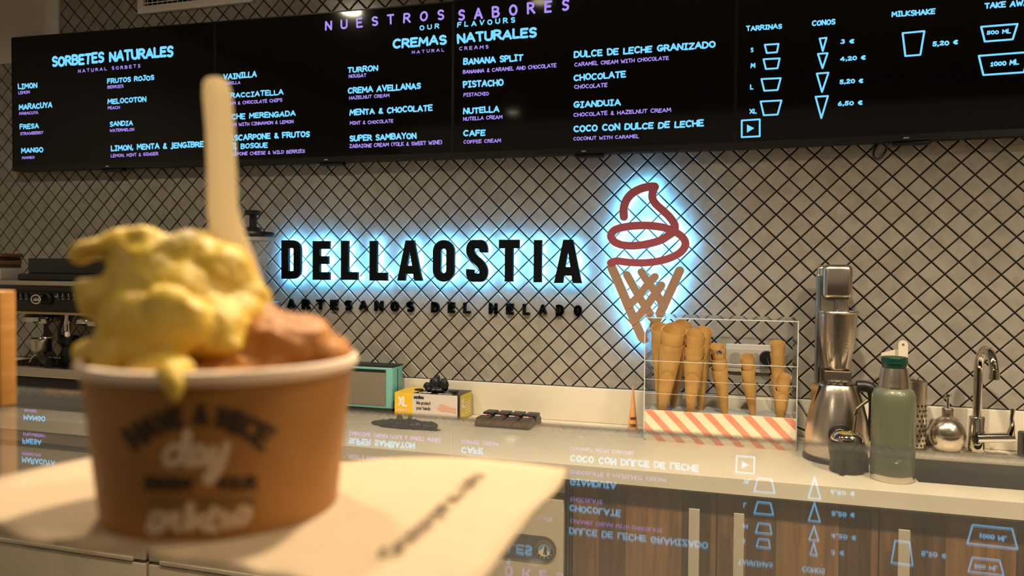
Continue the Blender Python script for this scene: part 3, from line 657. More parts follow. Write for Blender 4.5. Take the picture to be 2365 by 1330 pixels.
for ch, xx in zip('ARTESANOS DEL HELADO', xsl):
    if xx is None: continue
    f = (xx[0] - 183) / 2017; yt, yb = 562 + 43 * f, 630 + 53 * f
    p0 = AY(*f6(xx[0], yb), Y2a); p1 = AY(*f6(xx[1], yb), Y2a); H = AY(*f6(xx[0], yt), Y2a).z - p0.z; W = (p1.x - p0.x) * .93
    gw, st = G[ch]; w = .23 * H; b = MB(); k = (W - w) / max(gw, .3)
    for s in st:
        pth = [(p0.x - base2.x + w / 2 + p[0] * k, p0.z - base2.z + w / 2 + p[1] * (H - w)) for p in s]
        ribbon_ext(b, pth, w, Y2a, Y2b, caps=False) if ch not in 'EFLTH' else [miter_ext(b, [(q[0], q[1]) for q in pth], w, Y2a, Y2b)]
        if ch in 'EFLTHDRN':
            for e in (pth[0], pth[-1]): b.prism([(e[0] - w / 2, e[1] - w / 2), (e[0] + w / 2, e[1] - w / 2), (e[0] + w / 2, e[1] + w / 2), (e[0] - w / 2, e[1] + w / 2)], Y2a, Y2b)
    b.build('letter', M_sign, sub, fix=True)
# cone logo
fl = origin((1340, 400), 3.166)
base3 = AY(1490, 790, YS0)
logo = thing('cone_sign', (base3.x, 0, base3.z), 'backlit wall sign of a crimson swirl on a tan waffle cone', 'sign')
def lg(pts): return [(sg(*fl(*p)).x - base3.x, sg(*fl(*p)).y - base3.z) for p in pts]
PX = mpp(1490, 600, YS0) / 3.166 * 1.16
sw1 = [(318, 318), (316, 262), (333, 203), (372, 152), (428, 118), (488, 100), (543, 96)]
sw2 = [(546, 98), (530, 132), (527, 180), (550, 222), (602, 270), (655, 322), (688, 372), (690, 410)]
sw3 = [(690, 425), (622, 400), (560, 388), (470, 381), (370, 386), (280, 403), (236, 428), (224, 465), (250, 503), (310, 525), (400, 529), (500, 515), (590, 488), (645, 455), (690, 425)]
sw4 = [(690, 425), (742, 462), (768, 505), (758, 548), (715, 590), (640, 625), (540, 648), (440, 655), (340, 650), (262, 642), (222, 655)]
body, led = MB(), MB()
for s, wpx in ((sw1, 52), (sw2, 50), (sw3[:9], 50), (sw3[8:], 50), (sw4, 48)):
    L = lg(spline(s, 6)); L = [(p[0], p[1]) for p in L]
    strip_ext(body, L, wpx * PX, YS0, YS1, .0002 * len(body.v) / 100, led)
o = body.build('swirl', M_red, logo, fix=True); led.build('backlight', M_led, o)
body, led = MB(), MB()
for s, wpx in (([(230, 690), (300, 850), (375, 1030), (450, 1200)], 58), ([(726, 712), (640, 900), (560, 1070), (490, 1205)], 56), ([(450, 1200), (470, 1215), (492, 1205)], 52),
               ([(340, 742), (400, 850), (455, 945), (500, 1010), (545, 1080)], 50), ([(447, 722), (500, 805), (560, 885), (610, 980)], 50),
               ([(545, 757), (480, 830), (425, 900), (360, 960)], 50), ([(592, 820), (535, 900), (480, 975), (430, 1040), (385, 1080)], 52)):
    L = lg(spline(s, 4)) if len(s) > 3 else lg(s); strip_ext(body, L, wpx * PX, YS0, YS1, .0002 * len(body.v) / 40, led)
o = body.build('waffle_outline', M_brown, logo, fix=True); led.build('backlight', M_led, o)

# socket panel behind the cone stand
p0, p1 = AY(1676, 857, -.01), AY(1812, 797, -.01)
t = thing('socket_panel', (p0.x, -.15 * U, p0.z), 'white triple wall socket panel behind the cone stand', 'socket')
W, H = p1.x - p0.x, AY(1676, 793, -.01).z - p0.z
b = MB(); b.box(0, W, -.012, 0, 0, H, .003); b.build('plate', mat('socket_white', (.60, .56, .52), .4), t)
for k in range(3):
    cx_ = W * (.17 + .33 * k); r = .026
    b = MB(); b.box(cx_ - r * 1.25, cx_ + r * 1.25, -.0145, -.011, H / 2 - r * 1.25, H / 2 + r * 1.25, .001); b.build('socket_frame', mat('socket_white2', (.5, .47, .43), .4), t)
    b = MB(); b.prism([(cx_ + r * .78 * math.cos(2 * PI * i / 24), H / 2 + r * .78 * math.sin(2 * PI * i / 24)) for i in range(24)], -.016, -.014); b.build('socket_well', mat('socket_shade', (.36, .33, .30), .5), t, fix=True)
pp = AY(1771, 826, -.03)
t = thing('black_plug', (pp.x, -.022, pp.z), 'round black power plug in the right socket', 'plug')
b = MB(); b.prism([(.024 * math.cos(2 * PI * i / 20), .024 * math.sin(2 * PI * i / 20)) for i in range(20)], -.03, .0); b.build('plug_body', M_blackp, t, fix=True)
b = MB(); b.tube(spline([(0, -.03, 0), (.01, -.05, -.03), (.03, -.04, -.10), (.05, -.03, -.18), (.09, -.04, -.26)], 6), .0035, 8); b.build('cord', M_blackp, t)

# ------------------------------------------------------------------ things on the worktop
def lathe_px(name, cx_, Y, prof, m, parent, base_y, n=40, cap=True):
    k = mpp(cx_, base_y, Y); z0 = AY(cx_, base_y, Y).z
    b = MB(); b.lathe([(hw_ * k, AY(cx_, y, Y).z - z0) for hw_, y in prof], n, cap=cap); return b.build(name, m, parent)
def at(cx_, base_y, Y, z=ZC):
    p = AY(cx_, base_y, Y); return Vector((p.x, Y, z))

# teal speaker
Ys = -3.6 * U
x0, x1 = AY(800 - 45, 850, Ys).x, AY(904, 900, Ys).x - .0; zt = AY(904, 849, Ys).z
t = thing('radio_speaker', (x0, Ys, ZC), 'mint green box speaker with taupe grille beside the glove box', 'speaker')
W, H, D = x1 - x0, zt - ZC, 2.6 * U
b = MB(); b.box(.0, W, .01, D, .022, H, .008); b.build('case', M_mint, t)
b = MB(); b.box(.004, W - .002, .014, D - .004, 0, .022, .004); b.build('foot', M_blackp, t)
b = MB(); b.box(.01, W - .028, .006, .012, .034, H - .018, .002); b.build('grille', M_grille, t)
b = MB(); b.box(W * .35, W - .028, .004, .009, H - .020, H - .011); b.build('control_strip', M_blackp, t)
b = MB(); b.box(0, W, .010, D, H - .001, H + .003, .001); b.build('top_rim', M_blackp, t)
b = MB(); b.box(W - .0015, W + .001, D * .5, D * .5 + .004, .03, H - .01); b.build('seam', M_blackp, t)

# glove box
Yg = -4.3 * U
x0, x1 = AY(911, 930, Yg).x, AY(1060, 940, Yg).x; H = AY(990, 910, Yg).z - ZC; D = 3.5 * U
t = thing('glove_box', (x0, Yg, ZC), 'yellow, white and black box of disposable gloves, size XL', 'box')
W = x1 - x0; ws = W * .285
M_yel = mat('box_yellow', (.80, .50, .03), .4); M_bw = mat('box_white', (.62, .56, .52), .4); M_bb = mat('box_black', (.01, .01, .01), .35)
b = MB(); b.box(0.001, W - .001, .001, D - .001, .0, H - .001); b.build('carton', M_bb, t)
def quad(name, pts, m, par): b = MB(); b.add(pts, [(0, 1, 2, 3)]); return b.build(name, m, par)
fy = quad('yellow_end', [(.001, 0, 0), (ws, 0, 0), (ws, 0, H), (.001, 0, H)], M_yel, t)
quad('yellow_end', [(.001, 0, H), (ws, 0, H), (ws + .02, D, H), (.001, D, H)], M_yel, t)
fw_ = quad('white_front', [(ws, 0, 0), (W - .006, 0, 0), (W - .006, 0, H), (ws, 0, H)], M_bw, t)
fe = quad('side_panel', [(W, .012, .002), (W, D - .004, .002), (W, D - .004, H - .002), (W, .012, H - .002)], mat('box_ochre', (.62, .47, .03), .4), t)
M_wp = mat('print_white', (.8, .76, .68), .5); M_bp = mat('print_black', (.02, .02, .02), .5)
def front_text(s, x, z, wd, ht, m, par, wt_=.2, sp=.15):
    b = MB(); write(b, s, lambda u, v: (x + u, -.0006, z + v), wd, ht, wt_, sp, 0, 0, True); return b.build('print', m, par)
front_text('XL', ws * .2, H * .46, ws * .52, H * .40, M_wp, fy); front_text('EXTRA LARGE', ws * .17, H * .30, ws * .6, H * .07, M_wp, fy)
front_text('9-10', ws * .28, H * .08, ws * .36, H * .16, M_wp, fy)
# low case print drawn as strokes
LC = {'s': (.4, [[(.38, .42), (.2, .5), (.05, .38), (.35, .15), (.2, 0), (0, .08)]]), 'a': (.42, [arc(.2, .24, .2, .24, 30, 330, 7), [(.4, .48), (.4, 0)]]), 'n': (.4, [[(0, 0), (0, .48)], [(0, .3)] + arc(.2, .28, .2, .2, 150, 0, 4) + [(.4, 0)]]),
      't': (.24, [[(.1, .7), (.1, 0)], [(0, .48), (.24, .48)]]), 'i': (.06, [[(.03, .48), (.03, 0)], [(.03, .68), (.03, .7)]]), 'e': (.42, [[(.02, .24), (.4, .24)] + arc(.2, .24, .2, .24, 0, 310, 7)]), 'x': (.4, [[(0, 0), (.4, .48)], [(0, .48), (.4, 0)]]),
      'p': (.4, [[(0, .48), (0, -.25)], arc(.2, .24, .2, .24, 180, -180, 8)]), 'r': (.26, [[(0, 0), (0, .48)], [(0, .3), (.12, .46), (.26, .48)]]), 'o': (.44, [arc(.22, .24, .22, .24, 0, 360, 8)]), 'c': (.38, [arc(.22, .24, .22, .24, 50, 310, 6)]),
      'y': (.4, [[(0, .48), (.2, .02)], [(.4, .48), (.1, -.25)]]), 'u': (.4, [[(0, .48), (0, .15)] + arc(.2, .18, .2, .18, 180, 360, 4) + [(.4, .48)]]), 'h': (.4, [[(0, 0), (0, .75)], [(0, .3)] + arc(.2, .28, .2, .2, 150, 0, 4) + [(.4, 0)]]), 'd': (.42, [arc(.2, .24, .2, .24, 30, 330, 7), [(.4, .75), (.4, 0)]]),
      'l': (.06, [[(.03, 0), (.03, .75)]]), 'g': (.42, [arc(.2, .26, .2, .22, 30, 330, 7), [(.4, .48), (.4, -.1)] + arc(.2, -.1, .2, .16, 0, -150, 4)]), 'W': (.8, [[(0, .75), (.2, 0), (.4, .6), (.6, 0), (.8, .75)]]), 'G': (.6, [arc(.32, .37, .32, .38, 50, 340, 8) + [(.36, .34)]]),
      'v': (.4, [[(0, .48), (.2, 0), (.4, .48)]]), 'k': (.4, [[(0, 0), (0, .75)], [(.36, .48), (0, .2), (.4, 0)]])}
def lc_write(mb, txt, fn, W, H, wt_=.12, sp=.14):
    x = 0; st = []
    for ch in txt:
        if ch == ' ': x += .3; continue
        wd, ss = LC[ch]; st += [[(x + p[0], p[1]) for p in s] for s in ss]; x += wd + sp
    k = W / (x - sp)
    for s in st:
        for poly in ribbon2d([(p[0] * k, p[1] * H) for p in s], wt_ * H): padd(mb, [fn(q.x, q.y) for q in poly])
def lc_front(s, x, z, wd, ht, m, par, wt_=.12):
    b = MB(); lc_write(b, s, lambda u, v: (x + u, -.0006, z + v), wd, ht, wt_); b.build('print', m, par)
lc_front('sanitex', ws + .006, H * .80, W * .15, H * .16, M_bp, fw_, .2)
lc_front('We protect', ws + W * .06, H * .58, W * .22, H * .17, M_bp, fw_); lc_front('your hands', ws + W * .06, H * .38, W * .22, H * .17, M_bp, fw_)
hand = [(0, .5), (.12, .3), (.2, .22), (.3, .15), (.5, .2), (.75, .12), (1, .05), (1, .55), (.75, .6), (.5, .72), (.3, .85), (.14, .8), (.12, .7), (.28, .62), (.1, .58)]
b = MB(); b.add([(W * .66 + p[0] * W * .3, -.0006, H * .28 + p[1] * H * .42) for p in hand], [tuple(range(len(hand)))]); b.build('hand_picture', mat('print_skin', (.62, .36, .26), .5), fw_)
b = MB(); write(b, 'XL', lambda u, v: (W + .0006, .02 + u, H * .45 + v), D * .32, H * .38, .2, .15, 0, 0); write(b, 'XL', lambda u, v: (W + .0006, .02 + u, H * .14 + v), D * .28, H * .16, .18, .15, 0, 0)
for k in range(5): b.add([(W + .0006, D * .45, H * (.2 + .1 * k)), (W + .0006, D * .85, H * (.2 + .1 * k)), (W + .0006, D * .85, H * (.23 + .1 * k)), (W + .0006, D * .45, H * (.23 + .1 * k))], [(0, 1, 2, 3)])
b.build('print', M_wp, fe)
b = MB(); lc_write(b, 'sanitex', lambda u, v: (W * .66 + u, .012 + v, H + .0006), W * .2, .02, .2); lc_write(b, 'get hands', lambda u, v: (ws + .02 + u, .018 + v, H + .0006), W * .16, .028, .16); b.build('print', M_wp, t)
# glove pulled out of the box: lumpy folded rubber
def blob(name, balls, m, parent, vox, sub=0, disp=0.0, dscale=.02, smooth=6, seed=0, disp2=0):
    bm = bmesh.new()
    for (c, r) in balls:
        mt = Matrix.Translation(c) @ Matrix.Diagonal((r[0], r[1], r[2], 1)) if not isinstance(r, (int, float)) else Matrix.Translation(c) @ Matrix.Scale(r, 4)
        bmesh.ops.create_icosphere(bm, subdivisions=2, radius=1, matrix=mt)
    me = bpy.data.meshes.new(name); bm.to_mesh(me); bm.free()
    o = link(name, me, m, parent)
    r = o.modifiers.new('r', 'REMESH'); r.mode = 'VOXEL'; r.voxel_size = vox
    s = o.modifiers.new('s', 'SMOOTH'); s.iterations = smooth; s.factor = .6
    if disp:
        tx = bpy.data.textures.new(name, 'CLOUDS'); tx.noise_scale = dscale; tx.noise_depth = 4
        d = o.modifiers.new('d', 'DISPLACE'); d.texture = tx; d.strength = disp; d.mid_level = .5
        if disp2:
            t2 = bpy.data.textures.new(name + '_fine', 'CLOUDS'); t2.noise_scale = dscale * .33; t2.noise_depth = 3
            d = o.modifiers.new('e', 'DISPLACE'); d.texture = t2; d.strength = disp2; d.mid_level = .5
    dg = bpy.context.evaluated_depsgraph_get(); me2 = bpy.data.meshes.new_from_object(o.evaluated_get(dg)); 
    o.modifiers.clear(); o.data = me2
    for p in me2.polygons: p.use_smooth = True
    if not me2.materials: me2.materials.append(m)
    return o
M_nit = mat('black_nitrile', (.010, .010, .012), .38)
gx = W * .55
g = thing('black_glove', (t.location.x + gx, Yg + D * .45, ZC + H), 'crumpled black glove sticking out of the glove box', 'glove')
blob('glove_folds', [((0, 0, .008), (.046, .024, .012)), ((-.03, 0, .020), (.022, .016, .016)), ((-.004, -.004, .032), (.022, .014, .024)), ((.006, 0, .046), (.011, .01, .018)), ((.034, -.004, .028), (.019, .014, .026)), ((-.07, 0, .004), (.022, .01, .004)), ((.07, 0, .004), (.022, .012, .004))], M_nit, g, .0016, disp=.008, dscale=.012, smooth=2)
p = AZ(940, 1000, ZC)
g = thing('black_glove', (p.x - .03, -8.6 * U, ZC), 'flat crumpled black glove lying on the worktop in front of the box', 'glove')
blob('glove_folds', [((-.09, 0, .008), (.045, .02, .010)), ((-.04, .005, .010), (.05, .026, .014)), ((.02, 0, .011), (.06, .03, .016)), ((.08, 0, .010), (.04, .024, .013)), ((-.03, .01, .025), (.012, .006, .018)), ((.01, .012, .024), (.01, .006, .018)), ((.07, -.03, .004), (.08, .008, .005)), ((.0, -.028, .006), (.10, .016, .007))], M_nit, g, .0022, disp=.011, dscale=.016, smooth=2)

# ridged black tray with labels
pL, pR = AZ(1116, 978, ZC).x, AZ(1250, 978, ZC).x
t = thing('black_ridged_tray', ((pL + pR) / 2, -4.6 * U, ZC), 'low black ridged tray with red and white labels on the worktop', 'tray')
hwx = (pR - pL) / 2
b = MB(); b.box(-hwx, hwx, -.08, .09, 0, .026, .005); b.build('tray_body', M_blackp, t)
for k in range(4):
    for r_ in range(2):
        x = -hwx * .78 + k * hwx * .52; y = -.035 + r_ * .075
        b = MB(); b.box(x - hwx * .22, x + hwx * .22, y - .03, y + .03, .022, .044 if r_ else .038, .004); q = b.build('ridge', M_blackp, t)
        if r_ == 0:
            b = MB(); b.box(x - hwx * .2, x, y + .022, y + .031, .0385, .0395); b.build('white_label', M_wp, q)
            b = MB(); b.box(x, x + hwx * .14, y + .022, y + .031, .0385, .0395); b.build('red_label', mat('label_red', (.5, .04, .03), .5), q)

# paper cone sleeve
t = thing('paper_cone_sleeve', at(1461, 998, -3.4 * U), 'single pointed orange paper cone sleeve standing upright left of the stand', 'cone sleeve')
k = mpp(1461, 990, -3.4 * U); hgt = AY(1457, 887, -3.4 * U).z - ZC
b = MB(); b.lathe([(12.6 * k, 0), (8.4 * k, hgt * .33), (4 * k, hgt * .70), (.6 * k, hgt)], 32); o = b.build('sleeve', mat('sleeve_orange', (.66, .30, .11), .55, noise=(25, (.70, .36, .15))), t)
def on_cone(z0, a0):
    def f(s, tt):
        z = z0 + tt; r = 12.6 * k * (1 - z / hgt * .98) + .0008; a = a0 + s / r; return (r * math.cos(a), r * math.sin(a), z)
    return f
b = MB(); write(b, 'WAFER', on_cone(.045, -2.1), .022, .010, .2, .15, 0, 0); write(b, 'CONO', on_cone(.02, -2.1), .024, .012, .2, .15, 0, 0); b.build('print', mat('print_dark', (.08, .03, .02), .6), o)

# acrylic cone stand
Yh = -7.1 * U
x0, x1 = AY(1488, 985, Yh).x, AY(1838, 1006, Yh).x; W = x1 - x0; D = 5.2 * U
zs = AY(1488, 946, Yh).z - ZC; ztp = AY(1490, 735, Yh).z - ZC
t = thing('cone_stand', (x0, Yh, ZC), 'clear acrylic cone display with pink and cream striped front', 'display stand')
b = MB(); b.box(0.004, W - .004, .006, D - .004, zs - .02, zs - .014); b.build('holed_shelf', mat('shelf_frost', (.42, .43, .44), .25), t)
b = MB(); b.box(0, W, .003, .007, 0, zs); fr = b.build('front_card', mat('card_cream', (.80, .70, .52), .5), t)
# stripes as raised print polygons clipped to card
def clip_x(poly, lim, keep_less):
    out = []
    for a, c in zip(poly, poly[1:] + poly[:1]):
        ia = (a[0] <= lim) == keep_less; ic = (c[0] <= lim) == keep_less
        if ia: out.append(a)
        if ia != ic:
            q = (lim - a[0]) / (c[0] - a[0]); out.append((lim, a[1] + q * (c[1] - a[1])))
    return out
b = MB(); pitch = W / 7.6; sw = pitch * .42
for k in range(-3, 9):
    xt = k * pitch + pitch * .0; sl = zs * .98
    poly = [(xt, zs), (xt + sw, zs), (xt + sw + sl, 0), (xt + sl, 0)]
    poly = clip_x(poly, 0, False); 
    if len(poly) > 2: poly = clip_x(poly, W, True)
    if len(poly) > 2: b.add([(p[0], .0024, p[1]) for p in poly], [tuple(range(len(poly)))])
b.build('coral_stripes', mat('card_coral', (.72, .27, .17), .5), fr)
def panel(name, x0_, x1_, y0_, y1_, z0_, z1_): b = MB(); b.box(x0_, x1_, y0_, y1_, z0_, z1_); return b.build(name, M_acryl, t)
panel('acrylic_side', -.002, .001, 0, D, 0, ztp); panel('acrylic_side', W - .001, W + .002, 0, D, 0, ztp); panel('acrylic_front', 0, W, -.0005, .002, 0, ztp * .74)
panel('acrylic_back', 0, W, D - .003, D, 0, ztp); panel('acrylic_lid', -.003, W + .003, -.004, D + .002, ztp, ztp + .004)
zl = AY(1490, 832, Yh).z - ZC
panel('acrylic_door', -.003, W + .003, -.006, -.003, zl, ztp + .002)
b = MB()
for (xa, xb) in ((-.003, .0005), (W - .0005, W + .003)):
    b.box(xa, xb, -.0065, -.0045, zl, ztp + .004); b.box(xa, xb, -.001, .001, 0, zl)
b.box(-.003, W + .003, -.0065, -.0045, ztp + .001, ztp + .0045); b.box(-.003, W + .003, -.0065, -.005, zl - .001, zl + .0012); b.box(0, W, D - .001, D + .001, ztp + .001, ztp + .0035)
b.box(0, W, -.001, .0, zs + .055, zs + .0562); b.box(0, W, -.001, .0, zs + .10, zs + .1012)
b.build('acrylic_edge', M_acryl_edge, t)
k0 = AY(1661, 814, Yh - .01)
b = MB(); b.lathe([(.0001, .012), (.007, .010), (.009, .005), (.007, 0), (.003, -.003)], 20); o = b.build('door_knob', M_chrome, t); o.rotation_euler = (PI / 2, 0, 0); o.location = (k0.x - x0, -.006, k0.z - ZC)
b = MB()
for i in range(6): b.add([((.08 + .17 * i) * W + .02 * math.cos(a), D * .3 + .02 * math.sin(a), zs - .0135) for a in [2 * PI * q / 20 for q in range(20)]], [tuple(range(20))])
b.build('shelf_hole_rim', mat('rim_white', (.7, .68, .62), .3), t)

# waffle cones
def cone_mesh(R, L, th0=1.3, peak=.07):
    n = 44; hh_ = 14; turns = 1.18; vs = []; uv = []
    for layer in (0, 1):
        for i in range(n + 1):
            a = th0 + 2 * PI * turns * i / n; sp_ = 1 + .05 * (i / n) 
            for j in range(hh_ + 1):
                f = j / hh_; pk = peak * ((1 + math.sin(a + .25 * math.sin(th0 * 5))) / 2) ** 1.6 * (f ** 6) + .004 * math.sin(3 * a + th0) * f ** 4
                r = R * max(f, .02) * sp_ - layer * min(.0022, R * f * .4); z = L * (f + pk)
                vs.append((r * math.cos(a), r * math.sin(a), z)); uv.append((a * .30, f * 1.6))
    k = hh_ + 1; N0 = (n + 1) * k; fs = []
    for i in range(n):
        for j in range(hh_):
            q = (i * k + j, (i + 1) * k + j, (i + 1) * k + j + 1, i * k + j + 1); fs.append(q); fs.append(tuple(N0 + v for v in q[::-1]))
        j = hh_; fs.append((i * k + j, (i + 1) * k + j, N0 + (i + 1) * k + j, N0 + i * k + j))
    for i in (0, n):
        for j in range(hh_):
            q = (i * k + j, i * k + j + 1, N0 + i * k + j + 1, N0 + i * k + j); fs.append(q if i == 0 else q[::-1])
    me = bpy.data.meshes.new('waffle_cone'); me.from_pydata(vs, [], fs); me.update(); ul = me.uv_layers.new(name='UVMap')
    for p in me.polygons:
        p.use_smooth = True
        for li, vi in zip(p.loop_indices, p.vertices): ul.data[li].uv = uv[vi]
    me.set_sharp_from_angle(angle=math.radians(50)); return me
STACKS = [  # where, depth (units), tip px, rims [(px, py, half width)] bottom to top
 ('front left stack', -5.9, (1517, 1031), [(1551.3, 799, 30), (1555.5, 771, 29.5)]),
 ('back left stack', -4.3, (1522, 1020), [(1531, 795, 28), (1530, 766, 27)]),
 ('rearmost stack', -2.6, (1545, 1000), [(1573, 787, 24), (1577.5, 757, 24.5)]),
 ('middle front stack', -5.9, (1588, 1053), [(1601.8, 833, 24.8), (1603.6, 804, 24), (1606, 778, 23.5)]),
 ('middle back stack', -3.9, (1615, 1010), [(1622, 829, 19), (1624, 798, 19.5), (1624.4, 768, 20)]),
 ('stack right of the middle', -4.6, (1682, 1019), [(1662, 855, 20.3), (1659.5, 831, 19.7), (1658.4, 806, 17.8)]),
 ('short lone stack', -4.6, (1744, 1000), [(1730, 883, 17.5), (1727.4, 855, 17.7), (1725.8, 828, 17.3)]),
 ('tall stack at the right end', -3.9, (1800, 1010), [(1797, 874, 17.5), (1797, 848, 17.8), (1796.5, 822, 17.8), (1796, 797, 18)]),
 ('low front stack at the right end', -6.1, (1797, 1062), [(1806.5, 904, 18.5), (1810, 875, 18.4)])]
rnd = random.Random(5)
for nm, yu, tip, rims in STACKS:
    Y = yu * U
    for k, (px, py, hw_) in enumerate(rims):
        r0 = rims[0]; dx, dy = px - r0[0], py - r0[1]
        T = AY(tip[0] + dx, tip[1] + dy * .95, Y); Rm = AY(px, py, Y); ax = Rm - T
        if T.z < ZC + .006: T = T + ax * ((ZC + .006 + k * .02 - T.z) / ax.z); ax = Rm - T
        pos = 'bottom' if k == 0 else ('top' if k == len(rims) - 1 else ('middle' if len(rims) == 3 else ('second from bottom' if k == 1 else 'second from top')))
        me = cone_mesh(hw_ * mpp(px, py, Y) * .97, ax.length, rnd.uniform(.9, 2.2), rnd.uniform(.075, .10)); me.materials.append(M_waffle)
        o = bpy.data.objects.new('waffle_cone', me); C.objects.link(o); o.location = T; zx = ax.normalized(); xx_ = Vector((0, 1, 0)).cross(zx).normalized(); o.rotation_euler = Matrix((xx_, zx.cross(xx_), zx)).transposed().to_euler()
        tag(o, pos + ' waffle cone of the ' + nm + ' in the display', 'waffle cone', 'waffle cones in the acrylic display')

# milkshake mixer
Ym = -3.6 * U
t = thing('milkshake_mixer', at(1930, 1010, Ym), 'tall stainless milkshake mixer behind the kettle', 'mixer')
def L(px, py, Y=Ym): p = AY(px, py, Y); return p.x - t.location.x, p.z - t.location.z
k = mpp(1930, 750, Ym)
a, c = L(1888, 630)[0], L(1966, 630)[0]
b = MB(); b.box(a, a + .012, .012, .055, .02, L(1900, 634)[1], .003); b.build('column_edge', mat('blue_steel', (.45, .55, .62), .2, 1), t)
b = MB(); b.box(a + .004, c, .03, .07, .02, L(1900, 612)[1], .012); b.build('column', M_steel, t)
b = MB(); b.box(L(1900, 640)[0], L(1968, 640)[0], -.03, .05, L(1930, 691)[1], L(1930, 611)[1], .016); b.build('motor_head', M_steel, t)
b = MB(); xx = L(1934, 700)[0]; b.tube([(xx, 0, L(1934, 692)[1]), (xx, 0, L(1934, 760)[1])], .0035, 10); b.build('spindle', M_chrome, t)
cxm = L(1934, 780)[0]
b = MB(); prof = [(30, 851), (32, 848), (36, 815), (42, 778), (44, 740), (45, 724), (49, 722), (50, 720), (49, 718), (43, 721), (41, 745), (38, 790), (30, 840)]
b.lathe([(h_ * k, L(1934, y)[1]) for h_, y in prof], 44, (cxm, -.005)); cup = b.build('mixing_cup', M_steel, t)
b = MB()
for i in range(9): y = 745 + i * 8; p0 = L(1948, y); b.box(p0[0], p0[0] + (.008 if i % 2 else .005), -.005 - 41.5 * k * .93, -.005 - 41 * k * .93, p0[1], p0[1] + .001)
b.build('measure_marks', M_bp, cup)
o = MB(); o.tube(spline([L(1911, 782)[:1] + (-.060, L(1911, 782)[1]), L(1906, 800)[:1] + (-.058, L(1906, 800)[1]), L(1912, 835)[:1] + (-.05, L(1912, 835)[1]), L(1918, 800)[:1] + (-.062, L(1918, 800)[1])], 6, True), .0018, 8); o.build('pressed_groove', M_steel, cup)
b = MB(); b.box(L(1899, 860)[0], L(1962, 860)[0], -.05, .03, .012, L(1930, 852)[1], .004); b.build('cup_rest', mat('dark_steel', (.16, .13, .10), .4, 1), t)
b = MB(); b.box(a - .01, c + .02, -.06, .08, 0, .02, .006); b.build('base', M_steel, t)

# kettle
Yk = -8.6 * U
t = thing('kettle', at(1932, 1040, Yk), 'stainless steel kettle with black handle and round dial', 'kettle')
k = mpp(1932, 980, Yk); zk = lambda y: AY(1932, y, Yk).z - ZC
zoff = 0
b = MB(); b.lathe([(75 * k, .016), (77 * k, .022), (75 * k, zk(1000)), (69 * k, zk(960)), (60 * k, zk(925)), (51 * k, zk(900)), (46 * k, zk(889)), (44 * k, zk(886)), (36 * k, zk(884))], 56); body = b.build('body', M_steel, t)
b = MB(); b.lathe([(80 * k, 0), (80 * k, .010), (76 * k, .016)], 48); b.build('power_base', M_blackp, t)
b = MB(); b.lathe([(43 * k, zk(887)), (42 * k, zk(883)), (30 * k, zk(880)), (2 * k, zk(879))], 40); lid = b.build('lid', mat('lid_chrome', (.25, .24, .22), .1, 1), t)
b = MB(); b.lathe([(25 * k, zk(880)), (20 * k, zk(877)), (2 * k, zk(876.5))], 30); b.build('lid_cap', M_chrome, lid)
b = MB(); sp0, sp1 = zk(940), zk(888)
vs = [(-58 * k, -.022, sp0), (-58 * k, .022, sp0), (-66 * k, -.012, sp1 - .004), (-66 * k, .012, sp1 - .004), (-40 * k, -.034, sp1), (-40 * k, .034, sp1), (-66.5 * k, 0, sp0 + .02), (-52 * k, 0, sp0 - .015)]
b.add([(-46 * k, -.03, sp1), (-46 * k, .03, sp1), (-64 * k, 0, sp1 + .002), (-58 * k, -.026, sp0 + .012), (-58 * k, .026, sp0 + .012), (-61 * k, 0, sp0 + .01), (-55 * k, 0, sp0 - .03)],
      [(0, 2, 1), (0, 3, 5, 2), (2, 5, 4, 1), (3, 6, 5), (5, 6, 4)], True); b.build('spout', M_steel, t)
b = MB(); b.tube(spline([(44 * k, 0, zk(890)), (62 * k, 0, zk(889)), (80 * k, 0, zk(897)), (86 * k, 0, zk(930)), (84 * k, 0, zk(975)), (74 * k, 0, zk(1010))], 6), [.017] * 31, 12); b.build('handle', M_blackp, t)
dd = AY(1941, 996, Yk) - t.location; av = Vector((-.08, -1, 0.05)).normalized()
rot = (CAM - (t.location + dd)); rot.z = .12; q = rot.to_track_quat('Z', 'Y').to_euler(); cc_ = t.location + dd + rot.normalized() * 74 * k - t.location
for nm, r_, hgt_, m_ in (('dial_ring', 27, .004, M_blackp), ('dial_face', 19, .007, M_chrome), ('dial_plate', 16.5, .0078, mat('dial_grey', (.25, .24, .2), .4))):
    b = MB(); b.lathe([(r_ * k, -.02), (r_ * k, hgt_ - .001), (r_ * k * .95, hgt_), (.0001, hgt_)], 36); o = b.build(nm, m_, t); o.rotation_euler = q; o.location = cc_ - rot.normalized() * .004
b = MB(); b.box(-.001, .001, 0, 12 * k, .0078, .0086); 
for i in range(8): a_ = PI * i / 7; b.box(14 * k * math.cos(a_) - .0006, 14 * k * math.cos(a_) + .0006, 14 * k * math.sin(a_) - .0006, 14 * k * math.sin(a_) + .0006, .0078, .0084)
o = b.build('dial_needle', M_bp, t); o.rotation_euler = q; o.location = cc_ - rot.normalized() * .004
b = MB(); b.tube(spline([AY(1840, 925, -2.5 * U), AY(1850, 938, -2.6 * U), AY(1864, 960, -3 * U), AY(1878, 985, -4 * U)], 6), .0035, 8); b.tube(spline([AY(1838, 984, -2.2 * U), AY(1850, 990, -2.5 * U), AY(1866, 996, -3 * U)], 6), .0035, 8)
tag(b.build('power_cord', M_blackp), 'black power cord on the wall between cone stand and kettle', 'cable')

